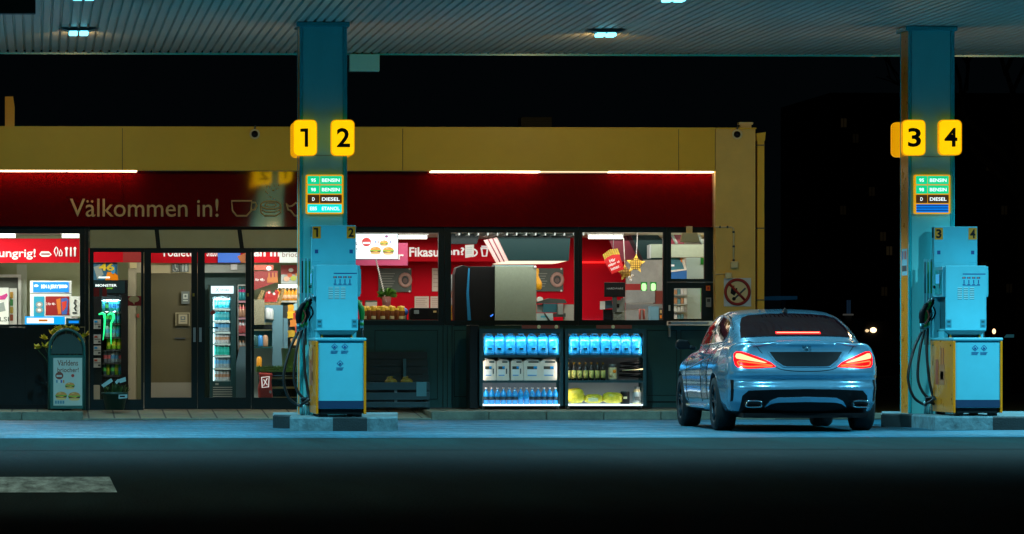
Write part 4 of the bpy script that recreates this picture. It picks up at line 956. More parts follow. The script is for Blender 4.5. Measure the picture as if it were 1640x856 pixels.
# door frame with poster at the left edge
t = thing('white_doorway', 'white framed doorway at the far left of the shop', 'doorway', (AX(15, 11.5), 11.5, FZ))
b = MB(); b.pbox(-60, 440, 34, 444.5, 11.5, .1, M_white); b.pbox(29, 444.6, 34, 560, 11.5, .1, M_white); b.build('frame', t)
MB().pbox(-60, 445, 28.8, 560, 11.6, .04, mat('door_grey', (.16, .17, .15), .6)).build('door', t)
MB().pbox(27, 424, 43, 560, 11.62, .05, mat('pillar_pale', (.46, .5, .42), .6)).build('casing', t)
t = thing('ice_poster', 'white poster with a pink swirl at the left edge of the window', 'poster', at(6, 524, 11.0)); MB().pbox(-20, 461, 14, 524, 11.0, .02, M_white).build('sheet', t)
b = MB(); b.pprism([(-18, 474), (2, 474), (11, 470), (12.5, 474), (8, 480), (-18, 482)], 10.995, .004, mat('pink_ink', (.62, .03, .25), .5)); b.pprism([(-10, 490), (6, 484), (9, 498), (-8, 502)], 10.995, .004, M_grey); b.build('print', t); text_mb('LSI', 0, 508, 14, 515, 10.995, M_dgrey).build('lettering', t)
t = thing('goods_shelf', 'narrow shelf of snacks in the doorway at the far left', 'shelf', (AX(19, 11.3), 11.3, FZ))
b = MB(); b.pbox(15, 462, 27, 545, 11.3, .2, M_white); b.build('frame', t)
b = MB()
for i, c in enumerate(((.6, .3, .02), (.04, .25, .06), (.5, .35, .05), (.3, .06, .02))): b.pbox(16, 468+12*i, 21, 478+12*i, 11.28, .018, mat('snack%d' % i, c, .5))
b.build('snack_row', t)
# upright ice cream freezer
Yf = 10.5; E_ice = E('ice_header', (0.0, .22, .80), 1.0); t = thing('ice_cream_freezer', 'white upright ice cream freezer with a blue lit cloud header', 'freezer', (AX(81, Yf), Yf, FZ))
MB().pbox(48, 450, 115, 560, Yf, .6, M_white).build('cabinet', t, bev=.01)
b = MB(); b.pbox(53, 452, 110, 468, Yf-.012, .0115, E_ice)
b.pell(58, 458, 3.5, 2, Yf-.014, .0018, M_sw); 
for x, r in ((101, 4), (105, 3.2), (98, 2.8)): b.pell(x, 459, r, 2.6, Yf-.0145-r*.0002, .0018, M_sw)
h = b.build('header', t); text_mb("BEN & JERRY'S", 66, 456, 97, 464, Yf-.018, M_sw, bold=.03).build('lettering', h)
MB().pbox(48, 469.5, 115, 471, Yf-.004, .0038, M_grey).build('seam', t)
b = MB(); b.pbox(54, 475, 71, 514, Yf-.006, .0055, E('freezer_glow', (.01, .28, .42), .8)); w = b.build('glass_door', t)
for y in (488, 497):
    b = MB(); b.pell(63, y, 6, 4.6, Yf-.012, .005, M_grey); b.pell(63, y, 3, 2.2, Yf-.0145, .0024, M_cap); b.build('tub', w)
M_dred = mat('poster_red', (.30, .008, .008), .5); b = MB(); b.pbox(73, 475, 111, 505, Yf-.008, .0075, M_dred)
b.pprism([(90, 480), (97, 478), (98, 503), (93, 504)], Yf-.0105, .002, mat('wrap_orange', (.7, .18, .02), .5)); b.pprism([(98, 479), (106, 477), (110, 481), (107, 504), (99, 504)], Yf-.0125, .002, mat('wrap_blue', (.05, .12, .45), .5))
b.pprism([(99, 484), (107, 482), (106, 492), (100, 500)], Yf-.0145, .0018, mat('wrap_red', (.65, .04, .02), .5)); p = b.build('poster', t); text_mb('2 för 48:-', 74, 485, 89, 489, Yf-.0105, M_ltr, bold=.02, depth=0).build('lettering', p)
b = MB(); b.pbox(113.5, 475, 128, 507, Yf-.05, .02, M_white); b.ptube([(121, 480), (119, 486), (122, 490), (119, 494), (122, 498)], Yf-.055, .012, M_dgrey); b.pbox(116, 500, 123, 503, Yf-.055, .004, M_dgrey); tag(b.build('menu_card'), 'white menu card standing right of the ice cream freezer', 'card')
Yc2 = 9.6
for x0, x1, y0, lab, g in ((40, 104, 507, 'low chest freezer with a glowing blue and white rim', 1), (106, 128, 510, 'dark chest freezer with a small blue light beside the entrance', 0)):
    t = thing('chest_freezer', lab, 'freezer', (AX((x0+x1)/2, Yc2), Yc2, FZ)); MB().pbox(x0, y0+1, x1, 620, Yc2, .5, M_cladL).build('body', t)
    b = MB(); b.pbox(x0, y0, x1, 520, Yc2-.02, .019, E('freezer_blue', (0, .32, .85), 1.1) if g else M_dteal)
    if g: b.pbox(x0+3, y0+2.5, x1-18, 518, Yc2-.024, .0035, E('freezer_white', (1, .9, .85), 1.0)); b.pbox(x0+22, y0+5, x0+36, y0+8, Yc2-.027, .0025, M_numy)
    else: b.pbox(x0+4, 514, x1-2, 518, Yc2-.024, .0035, E_ice)
    h = b.build('lit_rim', t)
    if not g: text_mb('GLASS', 112, 507.5, 124, 510.5, Yc2-.03, M_ltr, depth=0).build('lettering', h)

# ---- left side light: drinks fridge
t = banner(140, 228, 398, 420.5, 10.3, 'plain red banner above the energy drink fridge'); MB().pbox(197, 399, 228, 420, 10.296, .0035, M_dred).build('dark_half', t)
YF_ = 10.3; t = thing('race_poster', 'blue and yellow racing poster numbered 46 above the drink fridge', 'poster', at(168, 450, YF_)); b = MB(); b.pbox(146, 420.8, 188, 450, YF_+.1, .01, mat('poster_navy', (.02, .12, .22), .5))
b.pprism([(168, 450), (172, 436), (182, 436), (189, 442), (189, 449.5)], YF_+.094, .0055, M_yel); b.pprism([(150, 428), (160, 424), (166, 440), (156, 448)], YF_+.094, .0055, M_grey); b.pell(181, 432, 4, 7, YF_+.09, .0035, mat('poster_cyan', (.05, .3, .6), .5)); b.pbox(158, 443.5, 176, 446, YF_+.088, .0055, M_sw); p = b.build('sheet', t); text_mb('46', 158, 422, 183, 434, YF_+.086, mat('sheet_yellow', (.8, .55, .02), .5), bold=.03).build('number', p)
t = thing('energy_drink_fridge', 'black drink fridge with green clawed neon and a white lettered header', 'fridge', (AX(178, YF_), YF_+.3, FZ))
b = MB(); b.pbox(146, 449, 205, 472, YF_, .6, M_ink); b.pbox(146, 472.1, 163, 648, YF_, .6, M_ink); b.pbox(194, 472.1, 205, 648, YF_, .6, M_ink); b.pbox(163.1, 472.1, 193.9, 648, YF_+.5, .1, mat('fridge_back', (.03, .06, .07), .4)); b.pbox(163.1, 605, 193.9, 648, YF_, .49, M_ink); b.build('cabinet', t)
h = MB().pbox(148, 450, 200, 470, YF_-.012, .011, mat('header_black', (.006, .02, .025), .3)).build('header', t); text_mb('MONSTER', 153, 455.5, 187, 459.5, YF_-.016, M_sw, bold=.02, depth=0).build('lettering', h); text_mb('ENERGY', 171, 461, 181, 463, YF_-.016, E('neon_lime', (.25, .8, .02), .9), depth=0).build('lettering', h)
b = MB(); M_neon = E('neon_green', (0.02, 1.0, .28), 1.1)
b.ptube([(158, 504), (164, 502), (167, 504), (168, 512), (167, 530), (165, 545)], YF_-.06, [.009, .017, .019, .015, .011, .005], M_neon, 8); b.ptube([(172, 505), (177, 502.5), (181, 504), (182, 510), (178, 518), (177.5, 535), (178, 552)], YF_-.06, [.009, .017, .021, .019, .013, .009, .004], M_neon, 8); b.build('neon_claw', t)
def can_mesh(r, h, mb_, mt, ml=None):
    b = MB(); ml = ml or mb_; b.lathe([(r*.8, 0), (r, h*.05), (r, h*.35), (r, h*.65), (r, h*.93), (r*.82, h), (.001, h)], (0, 0, 0), None, 10, [mt, mb_, ml, mb_, mt, mt]); return b.mesh('can')
def C(n, c, es=.22): return mat(n, c, .3, .2, emit=None)
M_ctop = mat('can_top', (.7, .75, .78), .3, .6)
cg = can_mesh(.033, .165, C('can_dark', (.03, .10, .11)), M_ctop, C('can_green', (.10, .55, .12))); cb = can_mesh(.033, .165, C('can_teal', (.03, .35, .42)), M_ctop, C('can_blue', (.05, .28, .7)))
cy_ = can_mesh(.036, .165, C('can_lime', (.30, .62, .03)), M_ctop, C('can_yell', (.6, .62, .05))); cp = can_mesh(.033, .165, C('can_mix', (.2, .25, .28)), M_ctop, C('can_pink', (.6, .13, .14))); cs = can_mesh(.033, .165, C('can_silver', (.35, .5, .6)), M_ctop, C('can_sky', (.12, .42, .75)))
rows = [(501, (cg, cb, cg, cb, cb, cb), 160, 5.9, 'tall dark can on the top shelf of the energy drink fridge'), (519, (cg, cg, cb, cb), 171, 6.2, 'dark can on the second shelf of the energy drink fridge'), (541, (cs, cs, cs, cb), 171, 6.2, 'silver blue can on the third shelf of the energy drink fridge'),
        (561, (cy_, cy_, cy_), 174.5, 8.3, 'lime green can on the fourth shelf of the energy drink fridge'), (582, (cp, cp, cs, cs, cp), 168, 6.3, 'pink and silver can on the fifth shelf of the energy drink fridge'), (602, (cg, cy_, cg, cy_, cb), 167, 6.4, 'green can on the bottom shelf of the energy drink fridge')]
for y, ms, x0, st, lab in rows:
    sh = MB().pbox(163.2, y, 193.8, y+1.6, YF_+.02, .45, M_dgrey).build('shelf', t)
    for i, me in enumerate(ms): place('drink_can', me, (AX(x0+st*i, YF_+.09), YF_+.09+random.uniform(-.02, .02), AZ(y, YF_+.04)+.006), lab, 'can', lab[lab.index('on the'):].replace('on the', 'cans of the'))
area('fridge_light', (AX(179, YF_), YF_+.05, AZ(474, YF_)), (AX(179, YF_), YF_+.08, .3), 4.2, (.75, 1, 1), .24, .06)
# newspaper rack at the left edge of the side light
t = thing('newspaper_rack', 'rack of newspapers in front of the energy drink fridge', 'rack', (AX(155, 9.6), 9.7, FZ))
MB().pbox(147, 505, 163.5, 650, 9.65, .2, M_cladL).build('frame', t)
for i, y in enumerate((512, 536, 554, 574)):
    b = MB(); b.pbox(150, y, 161.5, y+15, 9.62, .025, mat('newsprint', (.45, .48, .48), .6)); b.pbox(151, y+2, 156, y+5, 9.616, .0035, M_bbl if i % 2 == 0 else M_hred); b.pbox(151, y+7, 161, y+8, 9.616, .0035, M_dgrey); b.pbox(157, y+10, 161, y+13, 9.616, .0035, M_dgrey); b.build('newspaper', t)
MB().pbox(150, 617, 160, 640, 9.62, .025, mat('newsprint2', (.38, .36, .30), .6)).build('newspaper', t)
t = thing('white_door', 'narrow pale door standing beside the drink fridge', 'door', (AX(216, 10.8), 10.8, FZ)); b = MB(); b.pbox(205.5, 421, 230, 655, 10.8, .05, mat('door_pale', (.45, .40, .28), .5)); b.pbox(219, 437, 230, 655, 10.79, .0095, mat('door_olive', (.14, .14, .07), .5)); b.build('leaf', t); MB().pbox(208, 421, 219, 430, 10.78, .0095, M_cream).build('exit_sign', t)
MB().pbox(219, 503, 223, 509, 10.775, .012, M_hred).build('lock', t)
Yg2 = FY+.022; b = MB(); b.pbox(205, 474.5, 228, 490, Yg2, .003, M_dred); b.pell(214.5, 479.5, 8.6, 5, Yg2-.003, .0025, M_cream, 20); b.pprism([(211, 483), (216, 483), (215, 488.5)], Yg2-.0035, .0025, M_cream); b.build('window_sticker', bl); b = MB(); b.pbox(150, 461, 171, 475, Yg2, .003, M_dred); b.pbox(159, 461.5, 164, 475, Yg2-.003, .0025, M_dgrey); b.build('window_sticker', bl)
# ---- behind the left door leaf: brown wall with toilet signs
t = banner(231, 394, 398, 421.5, 11.2, 'red banner with cut off letters above the toilet door'); wtext('Toalett', 258, 396, 309, 411.3, 11.188, t); wtext('Snabbm', 331, 396, 352, 411, 11.188, t, bold=.01)
t = thing('toilet_door', 'brown door panel with pictograms behind the left entrance leaf', 'door', (AX(275, 11.4), 11.4, FZ)); M_brn = mat('brown_wall', (.10, .085, .035), .55, noise=.08, nscale=1.5)
MB().pbox(225, 422, 320, 438, 11.4, .1, mat('lintel_cream', (.55, .47, .28), .6)).build('lintel', t); MB().pbox(225, 438.2, 320, 655, 11.43, .06, M_brn).build('leaf', t); MB().pbox(225, 613, 320, 655, 11.415, .014, mat('kick_grey', (.30, .29, .24), .4)).build('kick_plate', t)
MB().pbox(280, 541, 297, 543.5, 11.40, .028, M_dgrey).build('handle', t)
def pict(x0, y0, x1, y1, bg, fg, kind):
    b = MB(); Yp = 11.36; b.pbox(x0, y0, x1, y1, Yp, .01, bg); w, h = x1-x0, y1-y0; cx, cy = (x0+x1)/2, (y0+y1)/2; Y2 = Yp-.003
    if kind == 'wheel':
        b.ptube([(cx-1.5+3*math.cos(R(a)), cy+2.5+3*math.sin(R(a))) for a in range(-60, 200, 20)], Y2, .006, fg); b.pell(cx-1, cy-4.5, 1.2, 1.2, Y2, .003, fg); b.ptube([(cx-1, cy-3), (cx-.5, cy+1.5), (cx+2.5, cy+1.5), (cx+4, cy+5)], Y2, .008, fg)
    elif kind == 'wc':
        for dx in (-2.7, 2.7): b.pell(cx+dx, cy-4.8, 1.3, 1.3, Y2, .003, fg); b.pprism([(cx+dx-1.6, cy-3), (cx+dx+1.6, cy-3), (cx+dx+(2.2 if dx > 0 else 1.1), cy+2.5), (cx+dx+1, cy+6), (cx+dx-1, cy+6), (cx+dx-(2.2 if dx > 0 else 1.1), cy+2.5)], Y2, .003, fg)
    else:
        b.pbox(cx-w*.28, cy-h*.3, cx+w*.28, cy+h*.1, Y2, .003, fg); b.pell(cx, cy-h*.12, w*.15, h*.1, Y2-.0032, .003, bg); b.pbox(cx-w*.3, cy+h*.2, cx+w*.3, cy+h*.28, Y2, .003, fg)
    b.build('pictogram', t)
M_pg = mat('pict_grey', (.14, .17, .16), .5); M_pw = mat('pict_white', (.55, .60, .56), .5)
pict(275.5, 422.5, 287.5, 436, M_pg, M_pw, 'wheel'); pict(288.5, 422.5, 302.5, 436, M_pg, M_pw, 'wc'); pict(290.5, 467, 303.5, 487, M_pg, M_pw, 'box')
b = MB(); b.pbox(281, 501, 304, 522, 11.372, .01, mat('card_cream', (.42, .37, .22), .5)); b.pbox(282.5, 502.5, 302.5, 522, 11.368, .0035, M_brn); b.build('card', t); pict(286, 504, 300, 519, mat('card_cream2', (.45, .40, .26), .5), M_pg, 'box')
text_mb('TOALETT', 282, 523.5, 304, 526.5, 11.41, M_pg, depth=0).build('lettering', t)
# ---- right door leaf: lit drink fridge
Ys_ = 10.9; t = thing('lit_drink_fridge', 'tall glass door fridge with a white lit header, full of cans', 'fridge', (AX(357, Ys_), Ys_+.3, FZ))
M_fd = mat('fridge_dark', (.008, .05, .06), .35)
b = MB(); b.pbox(336, 457, 378, 473, Ys_, .6, M_fd); b.pbox(336, 473.1, 341, 655, Ys_, .6, M_fd); b.pbox(369.5, 473.1, 378, 655, Ys_, .6, M_fd); b.pbox(341.1, 473.1, 369.4, 655, Ys_+.5, .1, M_steel); b.pbox(341.1, 611, 369.4, 655, Ys_, .49, M_fd); b.build('cabinet', t)
M_hdr = E('header_white', (.72, .92, 1.0), .95); h = MB().pbox(338, 458.5, 374, 470.5, Ys_-.012, .011, M_hdr).build('header', t); mb = text_mb('STORE', 353, 463.5, 367, 466.5, Ys_-.016, M_dgrey, depth=0); text_mb('X', 345, 461, 351, 468, Ys_-.016, M_dgrey, bold=-.015, depth=0, mb=mb); mb.build('lettering', h)
b = MB()
for i in range(5): b.pbox(341, 620+3.6*i, 372, 621.5+3.6*i, Ys_-.008, .007, M_grey)
b.pbox(345, 614, 350, 617, Ys_-.008, .007, M_grey); b.build('grille', t)
b = MB(); M_fled = E('fridge_led', (.6, .95, 1.0), 2.5); b.pbox(341.5, 480, 343, 610, Ys_+.03, .02, M_fled); b.build('light_strip', t)
ct = can_mesh(.031, .135, C('can_cyan', (.03, .45, .58)), M_ctop, C('can_cyan2', (.15, .6, .7))); cr_ = can_mesh(.031, .135, C('can_white', (.55, .6, .65)), M_ctop, C('can_orange', (.5, .3, .2)))
ctg = can_mesh(.031, .135, C('can_sea', (.02, .5, .42)), M_ctop, C('can_sea2', (.05, .6, .55)))
ord_ = ('top', 'second', 'third', 'fourth', 'fifth', 'sixth', 'bottom')
for r, (y, me) in enumerate(zip((495, 514.5, 532, 550.5, 570, 590, 610), (ct, ct, cs, cr_, ctg, cs, cr_))):
    b = MB(); b.pbox(341.3, y, 369.2, y+2.6, Ys_+.02, .45, mat('shelf_pale', (.55, .75, .8), .4)); b.build('shelf', t)
    for i in range(5): place('drink_can', me, (AX(345.3+5*i, Ys_+.09), Ys_+.09, AZ(y, Ys_+.04)+.005), '%s can on the %s shelf of the fridge with the lit white header' % (('cyan', 'cyan', 'silver blue', 'white and orange', 'sea green', 'silver blue', 'white and orange')[r], ord_[r]), 'can', 'cans on the %s shelf of the lit fridge' % ord_[r])
area('fridge_light', (AX(355, Ys_), Ys_+.05, AZ(475, Ys_)), (AX(355, Ys_), Ys_+.08, .3), 5, (.6, .95, 1), .22, .06)
b = MB(); b.pbox(349, 402, 385, 421, 11.15, .02, E('banner_blue', (.01, .13, .62), .6)); b.pprism([(380, 411), (394, 405), (394, 421), (386, 421)], 11.14, .008, mat('banner_orange', (.6, .16, .02), .5)); tag(b.build('blue_banner'), 'bright blue banner above the lit drink fridge', 'banner')
MB_ = MB(); MB_.pbox(321, 421.7, 402, 437, 11.35, .1, mat('lintel_grey', (.36, .40, .36), .6)); MB_.pbox(369.5, 423, 380, 432.5, 11.3, .045, M_white); tag(MB_.build('lintel_panel'), 'pale panel with a small white box above the lit drink fridge', 'panel')
MB().pbox(323, 437.3, 402, 655, 11.7, .05, mat('teal_wall', (.05, .12, .12), .6)).build('interior_wall', bl)
b = MB(); b.pprism([(336, 501), (342, 496), (346, 501), (340, 506)], Yg2-.02, .003, mat('sticker_red', (.5, .06, .05), .5)); b.build('window_sticker', bl)
b = MB(); b.pbox(334, 524, 349, 526.5, Yg2-.02, .003, M_dteal); b.build('window_sticker', bl)
# bottle shelf right of that fridge
t = thing('bottle_shelf', 'blue grey shelf of drinks behind the right door leaf', 'shelf', (AX(392, 11.1), 11.1, FZ))
b = MB(); b.pbox(381, 456, 402, 458, 11.1, .3, M_grey); b.pbox(380.5, 458, 382, 560, 11.1, .3, M_grey); b.pprism([(372, 610), (384, 555), (404, 555), (404, 655), (372, 655)], 11.05, .4, mat('slate_blue', (.07, .15, .20), .5)); b.build('frame', t)
for y, c, c2 in ((481, 'can_teal', 'pink_ink'), (508, 'can_orange', 'can_pink'), (534, 'can_pink', 'can_white'), (566, 'can_orange', 'can_white')):
    b = MB(); b.pbox(382.5, y+1, 402, y+4, 11.08, .3, mat('rail_pink', (.6, .3, .4), .5)); b.build('shelf', t)
    for i in range(3): b = MB(); b.lathe([(.03, 0), (.033, .03), (.033, .11), (.014, .15), (.014, .18), (.001, .18)], (AX(384.5+5*i, 11.15), 11.15, AZ(y, 11.1)), None, 10, [MATS[c], MATS[c], MATS[c2], MATS[c], M_white]); b.build('bottle', t)
# ---- right side light
t = banner(404, 462, 395, 421, 10.6, 'red banner lettered an m left of the first pump'); wtext('an m', 406, 399.5, 448, 411.2, 10.588, t, bold=.03)
t = thing('brioche_card', 'white hanging card ending in the word brioch', 'sign', at(470, 421, 10.4)); MB().pbox(447.5, 396, 500, 421, 10.4, .015, mat('card_grey', (.42, .46, .47), .5)).build('panel', t)
text_mb('Världens', 453, 393, 494, 400, 10.396, M_btx, depth=0).build('lettering', t); text_mb('briocher!', 452, 403.5, 496, 412, 10.396, M_btx, depth=0).build('lettering', t)
t = thing('price_board', 'red price board with two bottles inside the right side window', 'sign', at(425, 466, 10.7)); b = MB(); b.pbox(404, 424.5, 438, 433, 10.7, .02, mat('board_orange', (.62, .10, .05), .5)); b.pell(430.5, 430, 4, 3.5, 10.695, .004, M_sw); b.pprism([(404, 435), (445, 434), (445, 452), (404, 466)], 10.7, .02, M_dred)
for x in (431, 437, 442): b.pprism([(x-1.2, 437), (x+1.2, 437), (x+1.3, 443), (x+3.2, 446), (x+3, 453), (x-3, 453), (x-3.2, 446), (x-1.3, 443)], 10.694-.001*(x % 3), .002, mat('juice_dark', (.55, .16, .01), .4))
b.build('panel', t); text_mb('2 för 48:-', 405, 446, 424, 450.5, 10.69, M_ltr, bold=.02, depth=0).build('lettering', t)
t = thing('juice_shelf', 'brightly lit shelf of fruit and juice bottles by the first pump', 'shelf', (AX(462, 10.9), 10.9, FZ))
b = MB(); b.pbox(450, 425, 480, 455, 11.1, .02, mat('poster_pink', (.45, .06, .06), .5)); b.pbox(450, 440, 480, 455, 11.09, .009, M_grey)
for x, y, r, c in ((459, 447, 5, (.8, .45, .3)), (464, 441, 4, (.7, .10, .02)), (470, 446, 5, (.45, .5, .05)), (477, 440, 4, (.8, .3, .03)), (466, 433, 4, (.9, .85, .8))): b.pell(x, y, r, r*.8, 11.08-.002*r, .005, mat('fruit%d' % x, c, .4))
b.build('poster', t); MB().pbox(446, 456, 480, 461, 10.9, .06, E('shelf_tube', (1, .96, .9), 2.2)).build('lamp', t)
b = MB(); b.pbox(441, 482, 482, 484.5, 10.9, .3, M_white); b.pbox(441, 485, 482, 560, 11.0, .3, M_dgrey); b.build('frame', t)
M_oj = mat('orange_juice', (.85, .36, .02), .3); M_oj2 = mat('juice_label', (.95, .6, .4), .4)
ojm = bottle_mesh(.17, .03, M_oj, M_cap, M_oj2, .15, .45, 10)
for i in range(6): place('juice_bottle', ojm, (AX(445+6*i, 10.98), 10.98, AZ(482, 10.95)+.005), 'orange juice bottle on the lit shelf by the first pump', 'bottle', 'orange juice bottles on the lit shelf')
t = thing('snack_basket', 'wicker basket of red snack bags below the price board', 'basket', at(440, 500, 10.4)); b = MB(); M_wick = mat('wicker', (.30, .20, .08), .7, noise=.5, nscale=40, bump=.8, bscale=60); b.pprism([(407, 490), (419, 465), (424, 466), (418, 485), (445, 485), (452, 462), (456, 464), (446, 502), (407, 502)], 10.4, .2, M_wick); b.build('weave', t)
b = MB(); b.pprism([(421, 484), (426, 468), (432, 465), (437, 472), (442, 464), (447, 468), (443, 484)], 10.5, .08, mat('bag_red', (.45, .02, .02), .35, bump=.5, bscale=14)); b.pell(431, 469, 2, 2, 10.495, .004, M_ltr); b.pell(439, 471, 2, 2, 10.495, .004, M_ltr); b.build('snack_bag', t)
t = thing('display_stand', 'blue steel display stand with bottles inside the right side window', 'stand', (AX(435, 10.0), 10.0, FZ))
M_sl = mat('stand_blue', (.10, .22, .30), .5); b = MB(); b.pprism([(424, 489), (453, 489), (453, 620), (436, 620), (436, 517), (424, 517)], 10.0, .05, M_sl); b.pbox(454, 510, 461, 590, 10.0, .05, M_sl); b.build('frame', t); MB().pbox(404, 480, 423.5, 520, 9.9, .05, mat('speckled_board', (.20, .19, .13), .7, noise=.4, nscale=60)).build('side_piece', t)
b = MB(); b.pbox(404, 520.5, 436, 528, 9.95, .3, M_ink); b.pbox(404, 556, 437, 558, 9.95, .3, M_dteal); b.pbox(404, 530, 436, 555, 10.3, .03, M_dteal); b.pbox(404, 558.5, 450, 640, 10.35, .03, mat('stand_pale', (.22, .27, .27), .6)); b.build('shelf', t)
for x, y, c in ((410, 555.5, 'can_dark'), (417, 555.5, 'can_blue'), (425, 555.5, 'can_orange'), (415, 590, 'orange_juice'), (429, 512, 'can_white'), (434, 513, 'can_white')):
    b = MB(); b.lathe([(.035, 0), (.038, .02), (.038, .13), (.02, .16), (.001, .16)], (AX(x, 9.98), 9.98, AZ(y, 9.98)), MATS[c], 10); tag(b.build('bottle'), {410: 'dark bottle beside the blue can on the stand', 417: 'blue can on the display stand shelf', 425: 'orange can on the display stand shelf', 415: 'orange bottle standing low beside the grass mat', 429: 'left pale bottle on top of the blue stand', 434: 'right pale bottle on top of the blue stand'}[x], 'bottle')
rnd = random.Random(3)
t = thing('snack_rack', 'rack of colourful snack bags beside the left pump', 'rack', (AX(468, 10.2), 10.2, FZ)); MB().pbox(460, 490, 482, 600, 10.25, .05, M_dgrey).build('frame', t)
for i, (x, y) in enumerate(((467, 494), (476, 492), (466, 505), (475, 507), (470, 518), (467, 535), (471, 548), (478, 527))):
    c = ((.75, .35, .03), (.3, .5, .6), (.8, .5, .03), (.5, .06, .04), (.7, .25, .05), (.7, .45, .05), (.75, .45, .2), (.6, .1, .05))[i]; b = MB(); b.pprism([(x-6, y-5), (x, y-6), (x+6, y-5), (x+5, y+1), (x+6, y+6), (x, y+5), (x-6, y+6), (x-5, y)], 10.17-.007*i, .03, mat('snackbag%d' % i, c, .3, bump=.5, bscale=20)); b.build('snack_bag', t)
t = thing('grey_bucket', 'pale grey bucket standing on the grass topped bench', 'bucket', (AX(464, 9.7), 9.7, .9)); b = MB(); z0, z1 = AZ(588, 9.7), AZ(558, 9.7); b.lathe([(.09, 0), (.11, z1-z0), (.115, z1-z0), (.001, z1-z0-.01)], (AX(463, 9.7), 9.7, z0), mat('bucket_grey', (.2, .24, .22), .6), 14); b.build('shell', t)
# bench with artificial grass and a sack
t = thing('grass_bench', 'slatted bench topped with green artificial grass inside the right side window', 'bench', (AX(445, 9.3), 9.4, FZ)); M_turf = mat('turf', (.05, .14, .01), .95, noise=.4, nscale=40, bump=1.0, bscale=60)
b = MB(); A = at(411.5, 600, 9.3); B = at(520, 588, 9.3); nx, nz = 40, 3
b.pbox(411.5, 587.5, 520, 596, 9.3, .4, M_turf)
for i in range(160): x = A.x+(B.x-A.x)*rnd.random(); y = 9.3+.02*rnd.random(); b.add([(x, y-.01, B.z-.02), (x+.012, y-.01, B.z-.02), (x+rnd.uniform(-.01, .02), y-.012, B.z+.025)], [(0, 1, 2)], M_turf)
b.build('grass_mat', t); MB().pbox(414, 596.2, 520, 602, 9.32, .36, M_ink).build('seat', t)
M_sla = mat('slat_wood', (.34, .27, .10), .6)
b = MB()
for y in (604, 619.5, 636): b.pbox(415, y, 520, y+3.4, 9.4, .05, M_sla)
b.build('slat', t); MB().pbox(414, 602.5, 520, 645, 9.55, .04, M_ink).build('back_board', t)
t = thing('charcoal_sack', 'red sack leaning against the grass topped bench', 'sack', (AX(425, 9.2), 9.2, FZ)); b = MB(); b.pprism([(414.5, 597), (437, 598.5), (435, 612), (437, 638), (414, 638), (413, 622), (416, 610)], 9.2, .09, mat('sack_red', (.42, .03, .02), .5, noise=.3, nscale=10)); b.build('bag', t, bev=.02)
b = MB(); b.ptube([(419, 605), (431, 603.5), (430, 620), (420, 621)], 9.195, .008, M_ltr, closed=True); b.ptube([(422, 618), (428, 606)], 9.195, .006, M_ltr); b.ptube([(422, 608), (428, 617)], 9.195, .006, M_ltr); b.pell(433, 628, 2, 2.5, 9.193, .004, M_grey); b.build('print', t)

# ---- coffee window (right of pump 1)
Yb = YW-.04
t = banner(566, 800, 382, 419, Yb-.5, 'long red coffee banner on the back wall, lettered Fikasugen?'); wtext('Fikasu', 655.5, 396.5, 702.5, 411.5, Yb-.512, t, bold=.025); wtext('gen?', 703, 396.5, 744, 412.5, Yb-.512, t, bold=.025)
b = MB(); b.ptube([(757+7*math.cos(R(a)), 405+5.5*math.sin(R(a))) for a in range(0, 360, 30)], Yb-.515, .012, M_ltr, closed=True); b.build('icon', t); b = MB(); b.ptube([(771, 398), (773, 410.5), (779, 410.5), (781, 398)], Yb-.515, .012, M_ltr); b.ptube([(769.5, 398), (782, 398)], Yb-.515, .012, M_ltr); b.ptube([(771, 395), (781, 395)], Yb-.515, .01, M_ltr); b.build('icon', t)
t = thing('ceiling_screen', 'bright hanging screen showing three burgers behind the first pump', 'screen', at(600, 415, 10.0)); Yq = 10.0
MB().pbox(520, 373.5, 638, 416, Yq+.004, .05, M_dgrey).build('casing', t); b = MB(); b.pbox(520, 375, 637, 415, Yq, .0035, E('screen_white', (.82, .95, 1.0), .95))
for nm in ('bun', 'bun_light', 'patty', 'lettuce', 'cheese'): pass
EB = [E('glow_bun', (.75, .30, .05), .8), E('glow_bun2', (.85, .5, .2), .8), E('glow_patty', (.15, .05, .02), .5), E('glow_let', (.2, .45, .04), .8), E('glow_chz', (.9, .5, .05), .8)]
sv = (M_bun, M_bun2, M_pat, M_let, M_chz); M_bun, M_bun2, M_pat, M_let, M_chz = EB
for x, y, w in ((615, 390.5, 13), (601.5, 402.5, 17), (622, 403, 17.5)): burger(b, x, y, w, Yq-.001)
M_bun, M_bun2, M_pat, M_let, M_chz = sv
b.pell(587, 388, 7.5, 7, Yq-.003, .0025, E('glow_red', (.55, .03, .03), .8)); b.pbox(581, 388, 593, 391, Yq-.005, .0018, MATS['screen_white']); b.pell(619, 379, 2.4, 2, Yq-.003, .0025, E('glow_purple', (.4, .1, .3), .7))
for x, c in ((601, (.02, .1, .5)), (605, (.8, .1, .05)), (581, (.03, .1, .4)), (625, (.1, .05, .3))): b.pbox(x, 386, x+1.5, 390, Yq-.003, .0025, E('glow_%d' % x, c, .7))
p = b.build('display', t); text_mb('Världens', 535, 386, 572, 393, Yq-.004, M_btx, depth=0).build('lettering', p); text_mb('briocher!', 535, 397, 572, 404, Yq-.004, M_btx, depth=0).build('lettering', p)
t = banner(560, 653, 389.5, 425.5, 11.2, 'pink kaffebar sign behind the burger screen', mat('sign_pink', (.62, .07, .20), .5), 'coffee_sign', 'sign'); wtext('kaffebar', 560, 404, 647, 416, 11.19, t, bold=.03)
